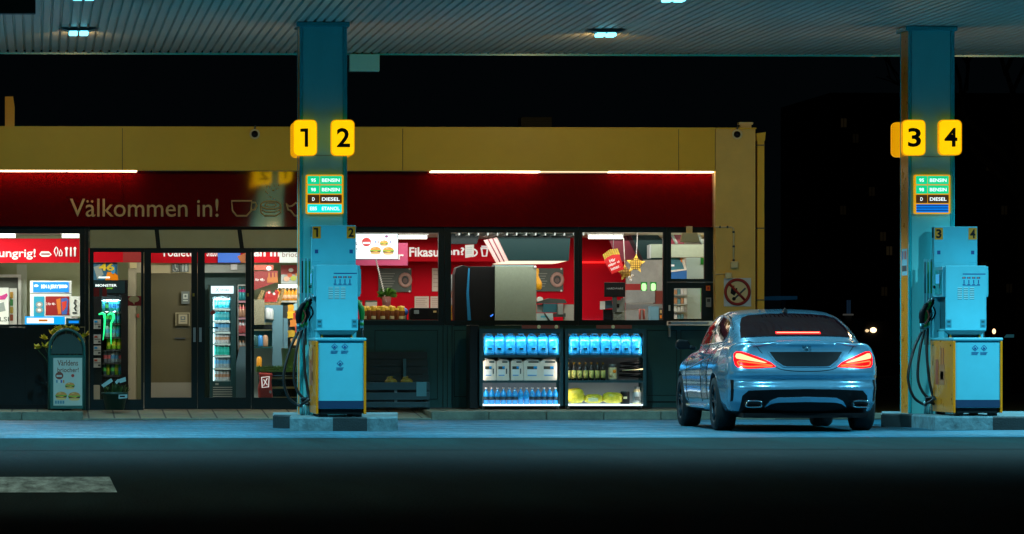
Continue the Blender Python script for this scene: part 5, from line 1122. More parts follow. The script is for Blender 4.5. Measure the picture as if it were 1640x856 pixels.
def ring_poster(x0, y0, x1, y1, lab, rx):
    Y = YW-.03; t = thing('coffee_poster', lab, 'poster', at((x0+x1)/2, y1, Y)); b = MB(); b.pbox(x0, y0, x1, y1, Y, .012, mat('poster_slate', (.09, .12, .11), .5, noise=.1, nscale=6))
    w = x1-x0; cx = x1-w*.19; cy = (y0+y1)/2
    for k in range(6): b.pbox(x0+w*.08, y0+8+4*k, x0+w*(.5-.04*(k % 3)), y0+9.2+4*k, Y-.002, .0018, mat('chalk', (.3, .33, .3), .6))
    b.ptube([(cx+8.5*math.cos(R(a)), cy+9.5*math.sin(R(a))) for a in range(0, 360, 24)], Y-.004, .026, mat('hand_pink', (.60, .38, .33), .5), 8, closed=True); b.pell(cx, cy, 6.4, 6.8, Y-.003, .0025, M_dgrey); b.pell(cx, cy+1, 4, 4.2, Y-.005, .0018, mat('coffee', (.16, .10, .09), .3)); b.build('sheet', t)
    b = MB()
    for cx_, cy_ in ((x1-3, y0+1), (x1-3, y1-1)): b.pell(cx_, cy_, 1.6, 1.6, Y-.008, .006, M_cap)
    b.build('clip', t)
ring_poster(606, 430, 659, 468, 'slate coffee poster in the left shop window, above the plant', 0); ring_poster(851, 430, 902, 467, 'slate coffee poster right of the beige cabinet', 0)
for x0, y0, x1, y1, lab in ((692, 430, 708, 467, 'tall white notice cut by the window post'), (664, 475, 687, 495, 'white framed notice above the black till'), (689.5, 475, 712, 495, 'white notice beside the window post, below the tall one')):
    t = thing('wall_notice', lab, 'notice', at((x0+x1)/2, y1, YW-.02), 'white notices on the red wall'); MB().pbox(x0, y0, x1, y1, YW-.02, .012, mat('notice_white', (.78, .66, .58), .5)).build('sheet', t)
    b = MB(); 
    for k in range(5): b.pbox(x0+2, y0+3+(y1-y0-5)*k/5, x1-3-(k % 2)*3, y0+4+(y1-y0-5)*k/5, YW-.023, .0025, mat('notice_line', (.55, .38, .34), .5))
    b.build('print', t)
# candy jars, plant, till
M_cnt = mat('counter_dark', (.02, .05, .05), .4); t = thing('shop_counter', 'dark counter behind the coffee window', 'counter', (AX(640, 9.7), 9.8, FZ)); MB().pbox(556, 512.5, 712, 640, 9.5, .6, M_cnt).build('body', t)
M_am = mat('jar_amber', (.20, .05, .01), .25, coat=.5); M_lid = mat('jar_candy', (.85, .48, .03), .4, noise=.3, nscale=30); zt_ = AZ(512.5, 9.6)
jm = MB().lathe([(.05, 0), (.055, .01), (.055, .11), (.05, .13), (.052, .16), (.001, .16)], (0, 0, 0), None, 12, [M_am, M_am, M_am, M_lid, M_lid]).mesh('jar')
jmy = MB().lathe([(.05, 0), (.055, .01), (.055, .05), (.055, .12), (.048, .15), (.052, .18), (.001, .19)], (0, 0, 0), None, 12, [M_am, M_cream, M_am, M_lid, M_lid, M_lid]).mesh('jar')
for i in range(9): place('candy_jar', jm if i % 2 else jmy, (AX(583+7.4*i, 9.62), 9.62, zt_+.001), 'amber candy jar with a pale band in the front row' if i % 2 == 0 else 'amber candy jar with a plain body in the front row', 'jar', 'candy jars on the counter')
rnd = random.Random(11)
for i in range(7):
    b = MB(); p = at(586+6.5*i+rnd.uniform(-2, 2), 500-rnd.random()*3, 9.8); b.sphere((p.x, p.y, p.z), (.055, .05, .05), M_lid, 10, 6); b.sphere((p.x+.02, p.y-.03, p.z+.04), .03, M_lid, 8, 5); b.tube([(p.x, p.y, p.z-.12), (p.x, p.y, p.z)], .045, M_am, 8); tag(b.build('candy_bag'), 'yellow candy bag behind the row of amber jars', 'candy', 'yellow candy bags on the counter')
b = MB(); p = at(646, 500, 9.75); b.sphere((p.x, p.y, p.z), (.07, .06, .06), mat('bag_blue', (.02, .12, .55), .35), 10, 7); b.tube([(p.x, p.y, p.z-.11), (p.x, p.y, p.z)], [.05, .04], mat('bag_cyan', (.25, .55, .7), .4), 8); tag(b.build('candy_bag'), 'blue candy bag right of the amber jars', 'candy')
for x, c, lab in ((571, (.6, .55, .48), 'white tray behind the candy jars beside the pump'), (595, (.65, .6, .55), 'white tray behind the candy jars below the plant')):
    b = MB(); b.pbox(x-9, 484, x+9, 496, 10.2, .2, mat('tray_%d' % x, c, .5)); b.pbox(x-9, 481.5, x+9, 484, 10.2, .2, M_dgrey); tag(b.build('tray'), lab, 'tray')
t = thing('till_printer', 'low black till at the right end of the coffee counter', 'till', (AX(682, 9.55), 9.6, zt_)); MB().pprism([(657, 512.3), (657, 497), (660, 493.5), (702, 493.5), (708, 497), (708, 512.3)], 9.55, .3, M_ink).build('body', t, bev=.006); b = MB(); b.pbox(663, 497, 671, 503, 9.54, .009, M_grey); b.pbox(694, 498, 699, 501, 9.54, .009, M_tan); b.build('label', t)
t = thing('potted_plant', 'green trailing plant in a pink pot in front of the coffee poster', 'plant', at(619, 494, 10.3)); c = at(619, 494, 10.3); b = MB(); b.lathe([(.05, 0), (.068, .155), (.072, .16), (.001, .15)], c, mat('pot_pink', (.75, .32, .32), .5), 14); b.build('pot', t)
b = MB(); M_l1 = mat('leaf_bright', (.12, .30, .03), .5); M_l2 = mat('leaf_mid', (.05, .16, .02), .5)
for k in range(70):
    a = rnd.uniform(0, 6.28); l = rnd.uniform(.08, .19); d = Vector((math.cos(a), math.sin(a)*.6, rnd.uniform(.1, 1.0))).normalized(); q = Vector(c)+Vector((0, 0, .16)); tip = q+d*l+Vector((0, 0, -.05*rnd.random())); md = q+d*l*.6+Vector((0, 0, .03)); e = Vector((-d.y, d.x, .2)).normalized()*.018
    b.add([q, md+e, tip, md-e], [(0, 1, 2), (0, 2, 3)], M_l1 if k % 2 else M_l2)
b.build('foliage', t)
b = MB()
for k in range(22):
    f = k/21; p = at(602+16*f, 416+66*f, 10.25); b.tube([(p.x-.012, p.y, p.z+.012), (p.x+.012, p.y-.01, p.z-.012)], .007, M_cap, 5)
b.ptube([(602, 416), (618, 482)], 10.26, .0035, M_cap, 5); tag(b.build('hanging_chain'), 'white bead chain hanging from the burger screen', 'chain')

# ---- machine window
t = thing('menu_box', 'dark box hanging at the top left of the middle window', 'box', at(745, 391, 10)); MB().pprism([(715, 373), (768, 373), (764, 391), (715, 391)], 10, .3, M_cladL).build('casing', t)
b = MB(); b.pprism([(745, 393), (759, 392), (759, 411), (745, 413.5)], 9.6, .004, mat('paper_grey', (.5, .48, .46), .6)); 
for k in range(4): b.pbox(747, 396+3*k, 756, 397.2+3*k, 9.597, .002, M_grey)
tag(b.build('hanging_note'), 'small paper note hanging in the middle window', 'note')
t = thing('extractor_hood', 'large dark teal extractor hood hanging in the middle window', 'hood', at(855, 420, 10.2)); Yh = 10.2
MB().pprism([(797, 380), (913.5, 380.5), (912, 400), (911, 418), (815, 418)], Yh, .9, mat('hood_teal', (.003, .032, .036), .4, spec=.2)).build('body', t)
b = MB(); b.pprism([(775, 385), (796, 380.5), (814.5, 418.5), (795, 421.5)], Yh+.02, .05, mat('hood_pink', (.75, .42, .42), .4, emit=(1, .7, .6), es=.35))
for k in range(1, 3): f = k/3; b.ptube([(775+21*f, 385-4.5*f), (795+19*f, 421.5-3*f)], Yh+.015, .008, mat('hood_line', (.25, .04, .08), .4))
b.build('lit_side', t); MB().pprism([(797, 421.8), (815, 418.3), (908, 418.3), (893, 422), (800, 422.8)], Yh+.01, .8, E('hood_light', (1.0, .80, .58), .9)).build('lamp', t)
t = thing('vending_machine', 'tall black machine with a blue edge light in the middle window', 'machine', (AX(760, 9.4), 9.6, FZ)); b = MB(); b.pprism([(728, 640), (728, 440), (731, 429), (742, 425), (750, 427), (792.6, 427), (792.6, 640)], 9.4, .4, M_ink); b.build('body', t, bev=.01)
b = MB(); b.pprism([(750, 430), (752.5, 430), (751, 470), (754.5, 514), (749, 514), (747, 470)], 9.39, .009, mat('edge_blue', (.02, .20, .42), .3)); b.pprism([(785, 506), (790, 503), (790, 505), (786, 508)], 9.39, .009, E('led_blue', (.05, .25, 1), 1)); b.build('edge_light', t)
t = thing('beige_cabinet', 'plain beige cabinet beside the black machine in the middle window', 'cabinet', (AX(826, 9.35), 9.6, FZ)); M_cab = mat('cabinet_beige', (.30, .36, .28), .6, noise=.06, nscale=30); MB().pbox(793, 427, 859, 640, 9.35, .5, M_cab).build('body', t, bev=.006); MB().pbox(793, 424.8, 855, 426.8, 9.36, .5, mat('cabinet_top', (.28, .45, .48), .4)).build('top', t)
b = MB(); b.sphere(at(857, 428, 9.34), .02, M_cap, 8, 6); b.build('knob', t)
b = MB(); p = at(731, 433, 9.9); b.ptube([(722.5, 440), (722.5, 512)], 9.9, .02, M_grey); tag(b.build('cable'), 'grey cable down the left side of the middle window', 'cable')
t = thing('goods_strip', 'narrow strip of coloured packets at the left of the middle window', 'packets', at(725, 513, 9.8))
for i, c in enumerate(((.5, .25, .2), (.6, .5, .5), (.75, .3, .03), (.8, .45, .02))): MB().pbox(722.5, 466+12*i, 728, 477+12*i, 9.8, .03, mat('packet%d' % i, c, .5)).build('packet', t)
b = MB(); p = at(859, 466, 10.6); b.lathe([(.05, 0), (.075, .02), (.08, .10), (.05, .16), (.03, .2), (.04, .27), (.03, .3), (.001, .3)], (p.x, p.y, AZ(465, 10.6)), mat('bottle_yellow', (.85, .42, .01), .35), 12); tag(b.build('yellow_bottle'), 'yellow squeeze bottle in front of the slate coffee poster', 'bottle')
t = thing('coffee_station', 'dark coffee machine with pale jugs right of the beige cabinet', 'machine', (AX(890, 10.2), 10.3, FZ)); b = MB(); b.pprism([(860, 484), (880, 478), (905, 480), (908, 486), (860, 486.5)], 10.2, .25, M_dgrey); b.pbox(870, 486.7, 892, 501, 10.2, .2, mat('machine_teal', (.03, .13, .17), .35)); b.pbox(888, 502, 906, 508, 10.2, .2, M_dgrey); b.build('machine', t)
MB().pbox(860, 502, 886, 514, 10.15, .15, mat('box_pale', (.45, .62, .66), .4)).build('jug', t); MB().pbox(893, 487, 902, 504, 10.18, .1, M_grey).build('jug', t); MB().pbox(903, 488, 921, 514, 10.3, .1, mat('panel_pale', (.45, .45, .40), .5)).build('back_panel', t); MB().pell(865, 480, 5, 4.5, 10.3, .06, M_white).build('cup', t); MB().pbox(860, 488, 869, 501, 10.3, .06, M_grey).build('jug', t)
b = MB(); b.ptube([(872, 502), (880, 514)], 10.14, .012, M_dgrey); b.pbox(866, 506, 878, 509, 10.145, .004, mat('screen_cyan', (.1, .5, .7), .4)); b.build('label', t)
MB().pbox(712, 514.5, 926, 640, 10.6, .3, M_cnt).build('counter_base', t)
# ---- lottery / kitchen window
b = MB(); b.pbox(920, 418.8, 972, 422, YW-.06, .02, E('red_neon', (1, .01, .01), 1.3)); tag(b.build('red_light_bar'), 'glowing red light line on the red back wall', 'light')
b = MB(); b.pprism([(972, 373.5), (1012, 373.5), (1030, 405), (1030, 419), (990, 419)], 11.6, .1, mat('maroon_panel', (.18, .01, .03), .5)); tag(b.build('maroon_panel'), 'slanting maroon panel behind the hanging stars', 'panel')
t = thing('hanging_fries_sign', 'red hanging card shaped like a pack of fries', 'sign', at(985, 438, 9.6)); Yk = 9.6
def rotp(pts, cx, cy, a): return [(cx+(x-cx)*math.cos(R(a))-(y-cy)*math.sin(R(a)), cy+(x-cx)*math.sin(R(a))+(y-cy)*math.cos(R(a))) for x, y in pts]
b = MB(); b.pprism(rotp([(969, 412), (977, 409), (985, 408.5), (996, 412), (994, 437), (973, 437)], 982.5, 420, -22), Yk, .012, mat('card_red', (.68, .01, .012), .4)); b.build('card', t)
b = MB()
for k in range(8):
    x = 970.5+3.3*k; b.pprism(rotp([(x, 413), (x+.6, 399+abs(k-4)*.9), (x+3, 399+abs(k-3.5)*.9), (x+3, 413)], 982.5, 420, -22), Yk+.013+.002*(k % 2), .006, mat('fries', (.62, .42, .03), .5, noise=.3, nscale=40))
b.build('fries', t)
for k, (s, w) in enumerate((('Här', 10), ('säljer vi', 19), ('lotter.', 15))):
    cx, cy = 982-2.2*0, 414+6.4*k; mb = text_mb(s, cx-w/2, cy, cx+w/2, cy+5, Yk-.003, M_ltr, bold=.02, depth=0)
    o = at(982.5, 420, Yk); mb.v = [((o.x+(v[0]-o.x)*math.cos(R(22))-(v[2]-o.z)*math.sin(R(22))), v[1], (o.z+(v[0]-o.x)*math.sin(R(22))+(v[2]-o.z)*math.cos(R(22)))) for v in mb.v]; mb.build('lettering', t)
b = MB(); b.ptube([(983, 372), (982, 399)], Yk+.02, .004, M_grey, 5); b.build('cord', t)
def star(cx, cy, r, Y, rot, lab, es, cord):
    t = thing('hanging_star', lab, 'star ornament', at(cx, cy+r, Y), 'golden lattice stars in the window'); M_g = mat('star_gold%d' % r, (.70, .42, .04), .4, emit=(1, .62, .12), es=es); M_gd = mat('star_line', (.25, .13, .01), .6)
    pts = [(cx+(r if i % 2 == 0 else r*.46)*math.sin(R(rot+36*i)), cy-(r if i % 2 == 0 else r*.46)*math.cos(R(rot+36*i))) for i in range(10)]
    b = MB(); n = 10; W3 = [at(x, y, Y) for x, y in pts]; c0 = at(cx, cy, Y)
    vs = [(c0.x, Y-.05, c0.z)]+[tuple(w) for w in W3]+[(c0.x, Y+.05, c0.z)]
    b.add(vs, [(0, 1+(i+1) % n, 1+i) for i in range(n)]+[(n+1, 1+i, 1+(i+1) % n) for i in range(n)], M_g); b.build('body', t)
    b = MB()
    for k in range(-5, 6):
        for ax in (0, 1):
            o = k*r/5.5; ln = math.sqrt(max(0, (r*.62)**2-o*o)) if abs(o) < r*.6 else 0
            if ln > 0: b.ptube([(cx+o, cy-ln), (cx+o, cy+ln)] if ax == 0 else [(cx-ln, cy+o), (cx+ln, cy+o)], Y-.052, .0045, M_gd, 4)
    b.build('lattice', t); b = MB(); b.ptube([(cord, 372), (cx-1 if cord < cx else cx+1, cy-r*.6)], Y+.01, .006, M_cap, 5); b.build('cord', t)
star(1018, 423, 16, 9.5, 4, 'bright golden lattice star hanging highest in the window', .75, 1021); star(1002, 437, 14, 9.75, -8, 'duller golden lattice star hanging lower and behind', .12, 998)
b = MB()
for x, y in ((1008, 445), (1013, 442), (1010, 449)): b.sphere(at(x, y, 9.6), .02, M_cap, 6, 5)
tag(b.build('star_tassel'), 'white tassel under the hanging stars', 'tassel')
t = thing('dark_hood', 'dark kitchen hood at the top right of the hanging stars', 'hood', at(1035, 415, 11)); MB().pprism([(1008, 373), (1050, 373), (1062, 385), (1062, 416), (1030, 416)], 11, .5, mat('hood_dark', (.003, .022, .024), .5, spec=.2)).build('body', t)
t = thing('wall_box', 'beige box mounted under the dark kitchen hood', 'box', at(1052, 414, 10.5)); MB().pbox(1043, 391.5, 1066, 413, 10.5, .3, M_cab).build('body', t); MB().pbox(1040.5, 392.5, 1043, 414, 10.48, .3, M_grey).build('edge', t)
t = thing('till_monitor', 'black till monitor seen from behind on the counter', 'monitor', at(985, 477, 9.6)); MB().pbox(968, 452.5, 1001.5, 476, 9.6, .04, M_ink).build('screen', t, bev=.006); b = MB(); b.pbox(981, 476, 988, 500, 9.61, .03, M_dgrey); b.build('stand', t); text_mb('HARDWARE', 972, 461, 998, 464, 9.596, M_grey, depth=0).build('lettering', t)
t = thing('card_terminal', 'pale card terminal and scanner below the till monitor', 'terminal', at(985, 514, 9.7)); b = MB(); b.pprism([(962, 483), (980, 481), (981, 494), (963, 496)], 9.7, .1, mat('term_blue', (.04, .10, .16), .4)); b.pbox(961, 483, 969, 496, 9.69, .009, M_white); b.build('terminal', t); b = MB(); b.pbox(984, 481, 997, 500, 9.7, .08, M_grey); b.pbox(987, 487, 992, 493, 9.69, .009, M_ink); b.build('scanner', t); MB().pbox(982, 500, 1000, 514, 9.72, .1, mat('speck', (.22, .25, .22), .6, noise=.6, nscale=60)).build('receipt_printer', t); MB().pbox(967, 496, 981, 514, 9.72, .1, M_ink).build('base', t); MB().pbox(995, 478, 1001, 513, 9.75, .05, M_grey).build('post', t)
for x, lab in ((1031.5, 'left green glowing lamp in the kitchen'), (1046.5, 'right green glowing lamp in the kitchen')): b = MB(); b.rrect(x-3.6, 454, x+3.6, 466, 3.2, 11.6, .03, E('green_lamp', (.45, 1.0, .35), 1.3)); b.pbox(x-5, 452, x+5, 468, 11.64, .03, M_green); tag(b.build('green_lamp'), lab, 'lamp', 'green kitchen lamps')
t = thing('kitchen_unit', 'grey steel kitchen unit with a red panel behind the tills', 'kitchen unit', (AX(1030, 11.4), 11.5, FZ)); MB().pbox(1002, 466, 1049, 485, 11.4, .3, M_tile).build('cabinet', t); MB().pbox(1002, 455, 1026, 465, 11.5, .1, M_dred).build('red_panel', t); MB().pbox(1050, 466, 1064, 487, 11.4, .3, mat('panel_brown', (.20, .03, .02), .5)).build('side_panel', t); MB().pbox(1002, 488, 1066, 496, 11.35, .2, M_steel).build('worktop', t); MB().pbox(1002, 497, 1064, 560, 11.36, .2, M_tile).build('front', t)
b = MB(); b.pbox(1041, 491, 1055, 513.5, 11.0, .2, mat('bin_blue', (.16, .36, .50), .4)); tag(b.build('plastic_bin'), 'light blue plastic bin on the kitchen counter', 'bin')
b = MB(); b.pbox(1055.5, 494, 1062, 513, 11.0, .1, M_dgrey); b.pbox(1057, 497, 1060, 502, 10.99, .009, M_tan); b.pbox(1057, 505, 1060, 510, 10.99, .009, M_numy); tag(b.build('switch_box'), 'dark box with two yellow buttons beside the blue bin', 'box')
MB().pbox(926, 514.5, 1068, 640, 9.9, .3, M_cnt).build('counter_base', bl)
b = MB(); b.ptube([(1025, 512), (1025, 496), (1031, 496), (1031, 512)], 10.9, .018, mat('pipe_red', (.45, .12, .10), .4)); tag(b.build('cable'), 'red looped cable left of the light blue bin', 'cable')
# ---- hatch: kitchen fittings
b = MB(); b.pbox(1069, 392, 1143, 412, 10.2, .3, M_cab); tag(b.build('shutter_box'), 'beige shutter box behind the upper hatch pane', 'box')
b = MB(); b.pprism([(1070, 373), (1090, 373), (1096, 391), (1070, 391)], 10.6, .05, mat('maroon_panel', (.18, .01, .03), .5)); b.ptube([(1075, 374), (1084, 391)], 10.5, .02, M_grey); b.ptube([(1117, 373), (1127, 391)], 10.5, .03, M_grey); tag(b.build('duct'), 'pipes and maroon panel at the top of the hatch', 'duct')
t = thing('poster_board', 'blue poster leaning behind the upper hatch pane', 'poster', at(1085, 447, 10.4)); MB().pprism([(1068, 413), (1092, 413), (1100, 432), (1068, 436)], 10.4, .02, mat('board_teal', (.03, .20, .28), .4)).build('sheet', t); MB().pprism([(1068, 437), (1100, 433), (1100, 448), (1068, 448)], 10.4, .02, mat('board_blue', (.01, .14, .5), .4)).build('lower_sheet', t)
b = MB(); b.pprism([(1090, 413), (1095, 413), (1100, 433), (1068, 437), (1068, 434), (1096, 431)], 10.39, .009, M_white); b.build('print', t); MB().pbox(1072, 424, 1080, 427, 10.39, .009, M_ltr).build('print', t); b = MB(); b.pprism([(1089, 414), (1092, 414), (1093, 421), (1091, 420)], 10.385, .01, M_numy); b.build('print', t)
t = thing('pale_partition', 'pale blue partition behind the hatch panes', 'partition', at(1118, 514, 10.8)); MB().pbox(1100, 413, 1150, 560, 10.8, .05, mat('partition_pale', (.42, .58, .62), .5)).build('panel', t); b = MB(); b.pbox(1122, 413, 1130, 424, 10.79, .009, M_green); b.pbox(1122, 462, 1126, 500, 10.79, .009, MATS['can_green']); b.build('green_strip', t)
t = thing('goods_shelf', 'shelf of small packs behind the lower hatch pane', 'shelf', at(1090, 514, 10.5)); b = MB(); 
for y in (472, 487, 499, 513): b.pbox(1078, y, 1101, y+1.8, 10.5, .2, M_grey)
b.pbox(1078, 460, 1101, 514, 10.72, .02, mat('back_pale', (.35, .42, .45), .5)); b.build('frame', t)
rnd = random.Random(21); cols = [(.05, .2, .5), (.1, .4, .6), (.05, .07, .08), (.6, .6, .62), (.4, .2, .1), (.55, .6, .6), (.3, .3, .28), (.1, .25, .3)]
for r, y in enumerate((472, 487, 499, 513)):
    for k in range(4): x = 1080+5.2*k; h = 7+rnd.random()*3; MB().pbox(x, y-h, x+4.4, y, 10.52, .1, mat('pack%d' % rnd.randrange(8), cols[rnd.randrange(8)], .5)).build('pack', t)
# ------------------------------------------------------------------ the car
M_car = mat('car_paint', (0.19, 0.40, 0.55), 0.22, 0.55, coat=1.0)
M_cglass = mat('car_glass', (0.016, 0.003, 0.005), 0.06, spec=.4, coat=0.2)
M_cblk = mat('car_black', (0.004, 0.003, 0.004), 0.5, spec=.2); M_chr = mat('chrome', (.75, .78, .8), .12, 1.0)
M_tyre = mat('tyre', (.010, .010, .011), .75); M_rim = mat('rim_metal', (.10, .11, .12), .3, .8)
M_tl = mat('tail_red', (.35, .002, .004), .15, emit=(1.0, .001, .002), es=2.4, coat=.5); M_tlb = E('tail_bright', (1.0, .15, .06), 6.0); M_tll = E('tail_line', (1.0, .10, .015), 1.8)
YRA = -0.4                                   # rear axle plane
cR = at(1268.5, 530, YRA).x; cF = at(1209.5, 530, YRA+2.7).x
th = math.atan2(-(cF-cR), 2.7)
car = thing('parked_car', 'silver blue coupe saloon seen from behind with its red tail lights lit', 'car', (cR, YRA, 0.004)); car.rotation_euler = (0, 0, th)
ORG['parked_car'] = (0, 1.05, 0)             # car built in its own frame: rear bumper at y=0, rear axle at y=1.05
SX = 1.035
def outline(w, yr, yf, crn, cfn, n=14, ex=2.6):
    P = []
    for i in range(n+1):
        a = R(90*i/n); P.append((w*math.sin(a)**(2/ex), yr+crn*(1-math.cos(a)**(2/ex))))
    ys = [yr+crn+(yf-cfn-yr-crn)*k/10 for k in range(1, 10)]
    P += [(w, y) for y in ys]
    for i in range(n+1):
        a = R(90*(1-i/n)); P.append((w*math.sin(a)**(2/ex), yf-cfn*(1-math.cos(a)**(2/ex))))
    return P
def waist(y):                                # plan waist: hips over the axles
    return 1-(.115*max(0, (.95-y)/.95)**1.4)-.022*math.cos((y-1.05)/2.7*2*math.pi+math.pi)*.5-.011-(.05*max(0, (y-3.4)/1.15)**2)
def ztop(y):
    K = [(0, 1.03), (.6, 1.03), (1.5, .985), (2.6, .955), (3.2, .93), (3.8, .87), (4.2, .78), (4.55, .66)]
    for (a, b_), (c, d) in zip(K, K[1:]):
        if y <= c: t = (y-a)/(c-a); t = max(0, min(1, t)); t = t*t*(3-2*t); return b_+(d-b_)*t
    return K[-1][1]
LV = [(.20, .76, .20, 4.36), (.24, .84, .13, 4.46), (.34, .885, .05, 4.54), (.44, .895, .015, 4.56), (.50, .90, -.012, 4.565), (.535, .90, .0, 4.565), (.575, .898, .042, 4.56), (.62, .90, .045, 4.555), (.65, .905, .004, 4.55), (.70, .905, .0, 4.54), (.78, .90, .03, 4.52), (.87, .882, .06, 4.49), (.94, .855, .075, 4.45), (.985, .825, .07, 4.41), (1.02, .775, .035, 4.36)]
rings = []
for z, w, yr, yf in LV:
    half = outline(w, yr, yf, .42, .75); ring = []
    for x, y in half+[(-x, y) for x, y in half[::-1]][1:-1]:
        zz = z if z < .5 else .5+(z-.5)*(ztop(y)-.5)/.53
        ring.append((x*waist(y)*SX, y, zz))
    rings.append(ring)
N = len(rings[0]); H = len(outline(1, 0, 4.5, .4, .7))
bm = MB(); vs = [v for r_ in rings for v in r_]; fs = []
for j in range(len(rings)-1):
    for i in range(N): i2 = (i+1) % N; fs.append((j*N+i, j*N+i2, (j+1)*N+i2, (j+1)*N+i))
# cap (deck and bonnet) and floor bridging left and right points
def bridge(base, flip, crown):
    off = len(vs); ring = vs[base:base+N]; m = 8; idx = []
    for i in range(H):
        a = ring[i]; b_ = ring[(N-i) % N]; row = []
        for k in range(m+1):
            if k == 0: row.append(base+i)
            elif k == m: row.append(base+(N-i) % N)
            else:
                u = 1-2*k/m; wdt = abs(a[0])/.8
                vs.append((a[0]*u, a[1], a[2]+crown*(1-u*u)*min(1, wdt))); row.append(len(vs)-1)
        idx.append(row)
    for i in range(H-1):
        for k in range(m):
            q = [idx[i][k], idx[i][k+1], idx[i+1][k+1], idx[i+1][k]]; q = list(dict.fromkeys(q))
            if len(q) >= 3: fs.append(q[::-1] if flip else q)
bridge((len(rings)-1)*N, False, .032); bridge(0, True, 0)
bm.add(vs, fs, M_car, True)
# greenhouse volume
CL = [(.18, .98), (.36, 1.045), (.55, 1.105), (.8, 1.185), (1.1, 1.275), (1.4, 1.348), (1.75, 1.40), (2.15, 1.425), (2.55, 1.415), (2.9, 1.355), (3.2, 1.235), (3.5, 1.08), (3.8, .90)]
def wb(y):
    K = [(.18, .50), (.36, .66), (.55, .735), (.8, .785), (1.2, .82), (2.0, .835), (3.0, .815), (3.8, .74)]
    for (a, b_), (c, d) in zip(K, K[1:]):
        if y <= c: return b_+(d-b_)*(y-a)/(c-a)
    return .74
PR = [(1, 0), (.965, .22), (.915, .45), (.845, .68), (.765, .84), (.66, .935), (.48, .975), (.25, .993), (0, 1)]
gv = []; gf = []
cl = cr([Vector((0, y, z)) for y, z in CL], 3)
for p in cl:
    y, zc = p.y, p.z; w = wb(y); zb = min(ztop(y)-.06, zc-.03)
    sec = [(w*x, y, zb+(zc-zb)*t) for x, t in PR]; sec = sec+[(-x, y_, z_) for x, y_, z_ in sec[-2::-1]]; gv += sec
m_ = 2*len(PR)-1
for j in range(len(cl)-1):
    for i in range(m_-1): gf.append((j*m_+i, j*m_+i+1, (j+1)*m_+i+1, (j+1)*m_+i))
    gf.append((j*m_+m_-1, j*m_, (j+1)*m_, (j+1)*m_+m_-1))
gf.append(tuple(range(m_))[::-1]); gf.append(tuple((len(cl)-1)*m_+i for i in range(m_)))
bm.add(gv, gf, M_car, True)
raw = bpy.data.objects.new('raw', bm.mesh('raw')); COL.objects.link(raw)
bmx = bmesh.new(); bmx.from_mesh(raw.data); bmesh.ops.remove_doubles(bmx, verts=bmx.verts, dist=1e-5); bmesh.ops.recalc_face_normals(bmx, faces=bmx.faces); bmx.to_mesh(raw.data); bmx.free()
rm = raw.modifiers.new('r', 'REMESH'); rm.mode = 'VOXEL'; rm.voxel_size = .018; rm.use_smooth_shade = True
sm = raw.modifiers.new('s', 'SMOOTH'); sm.factor = .5; sm.iterations = 5
# wheel arches
cut = MB()
for yy in (1.05, 3.75):
    for s in (-1, 1):
        n = 40; r_ = .355; x0, x1 = s*.58*SX, s*1.1
        v0 = [(x0, yy+r_*math.cos(2*math.pi*i/n), .318+r_*math.sin(2*math.pi*i/n)) for i in range(n)]; v1 = [(x1, v[1], v[2]) for v in v0]
        f = [tuple(range(n)), tuple(range(2*n-1, n-1, -1))]+[(i, n+i, n+(i+1) % n, (i+1) % n) for i in range(n)]
        if s < 0: f = [q[::-1] for q in f]
        cut.add(v0+v1, [q[::-1] for q in f], M_cblk)
cuto = bpy.data.objects.new('cut', cut.mesh('cut')); COL.objects.link(cuto)
cb_ = bmesh.new(); cb_.from_mesh(cuto.data); bmesh.ops.recalc_face_normals(cb_, faces=cb_.faces); cb_.to_mesh(cuto.data); cb_.free()
bo = raw.modifiers.new('b', 'BOOLEAN'); bo.operation = 'DIFFERENCE'; bo.object = cuto; bo.solver = 'EXACT'
dg = bpy.context.evaluated_depsgraph_get(); me = bpy.data.meshes.new_from_object(raw.evaluated_get(dg), depsgraph=dg)
bpy.data.objects.remove(raw); bpy.data.objects.remove(cuto)
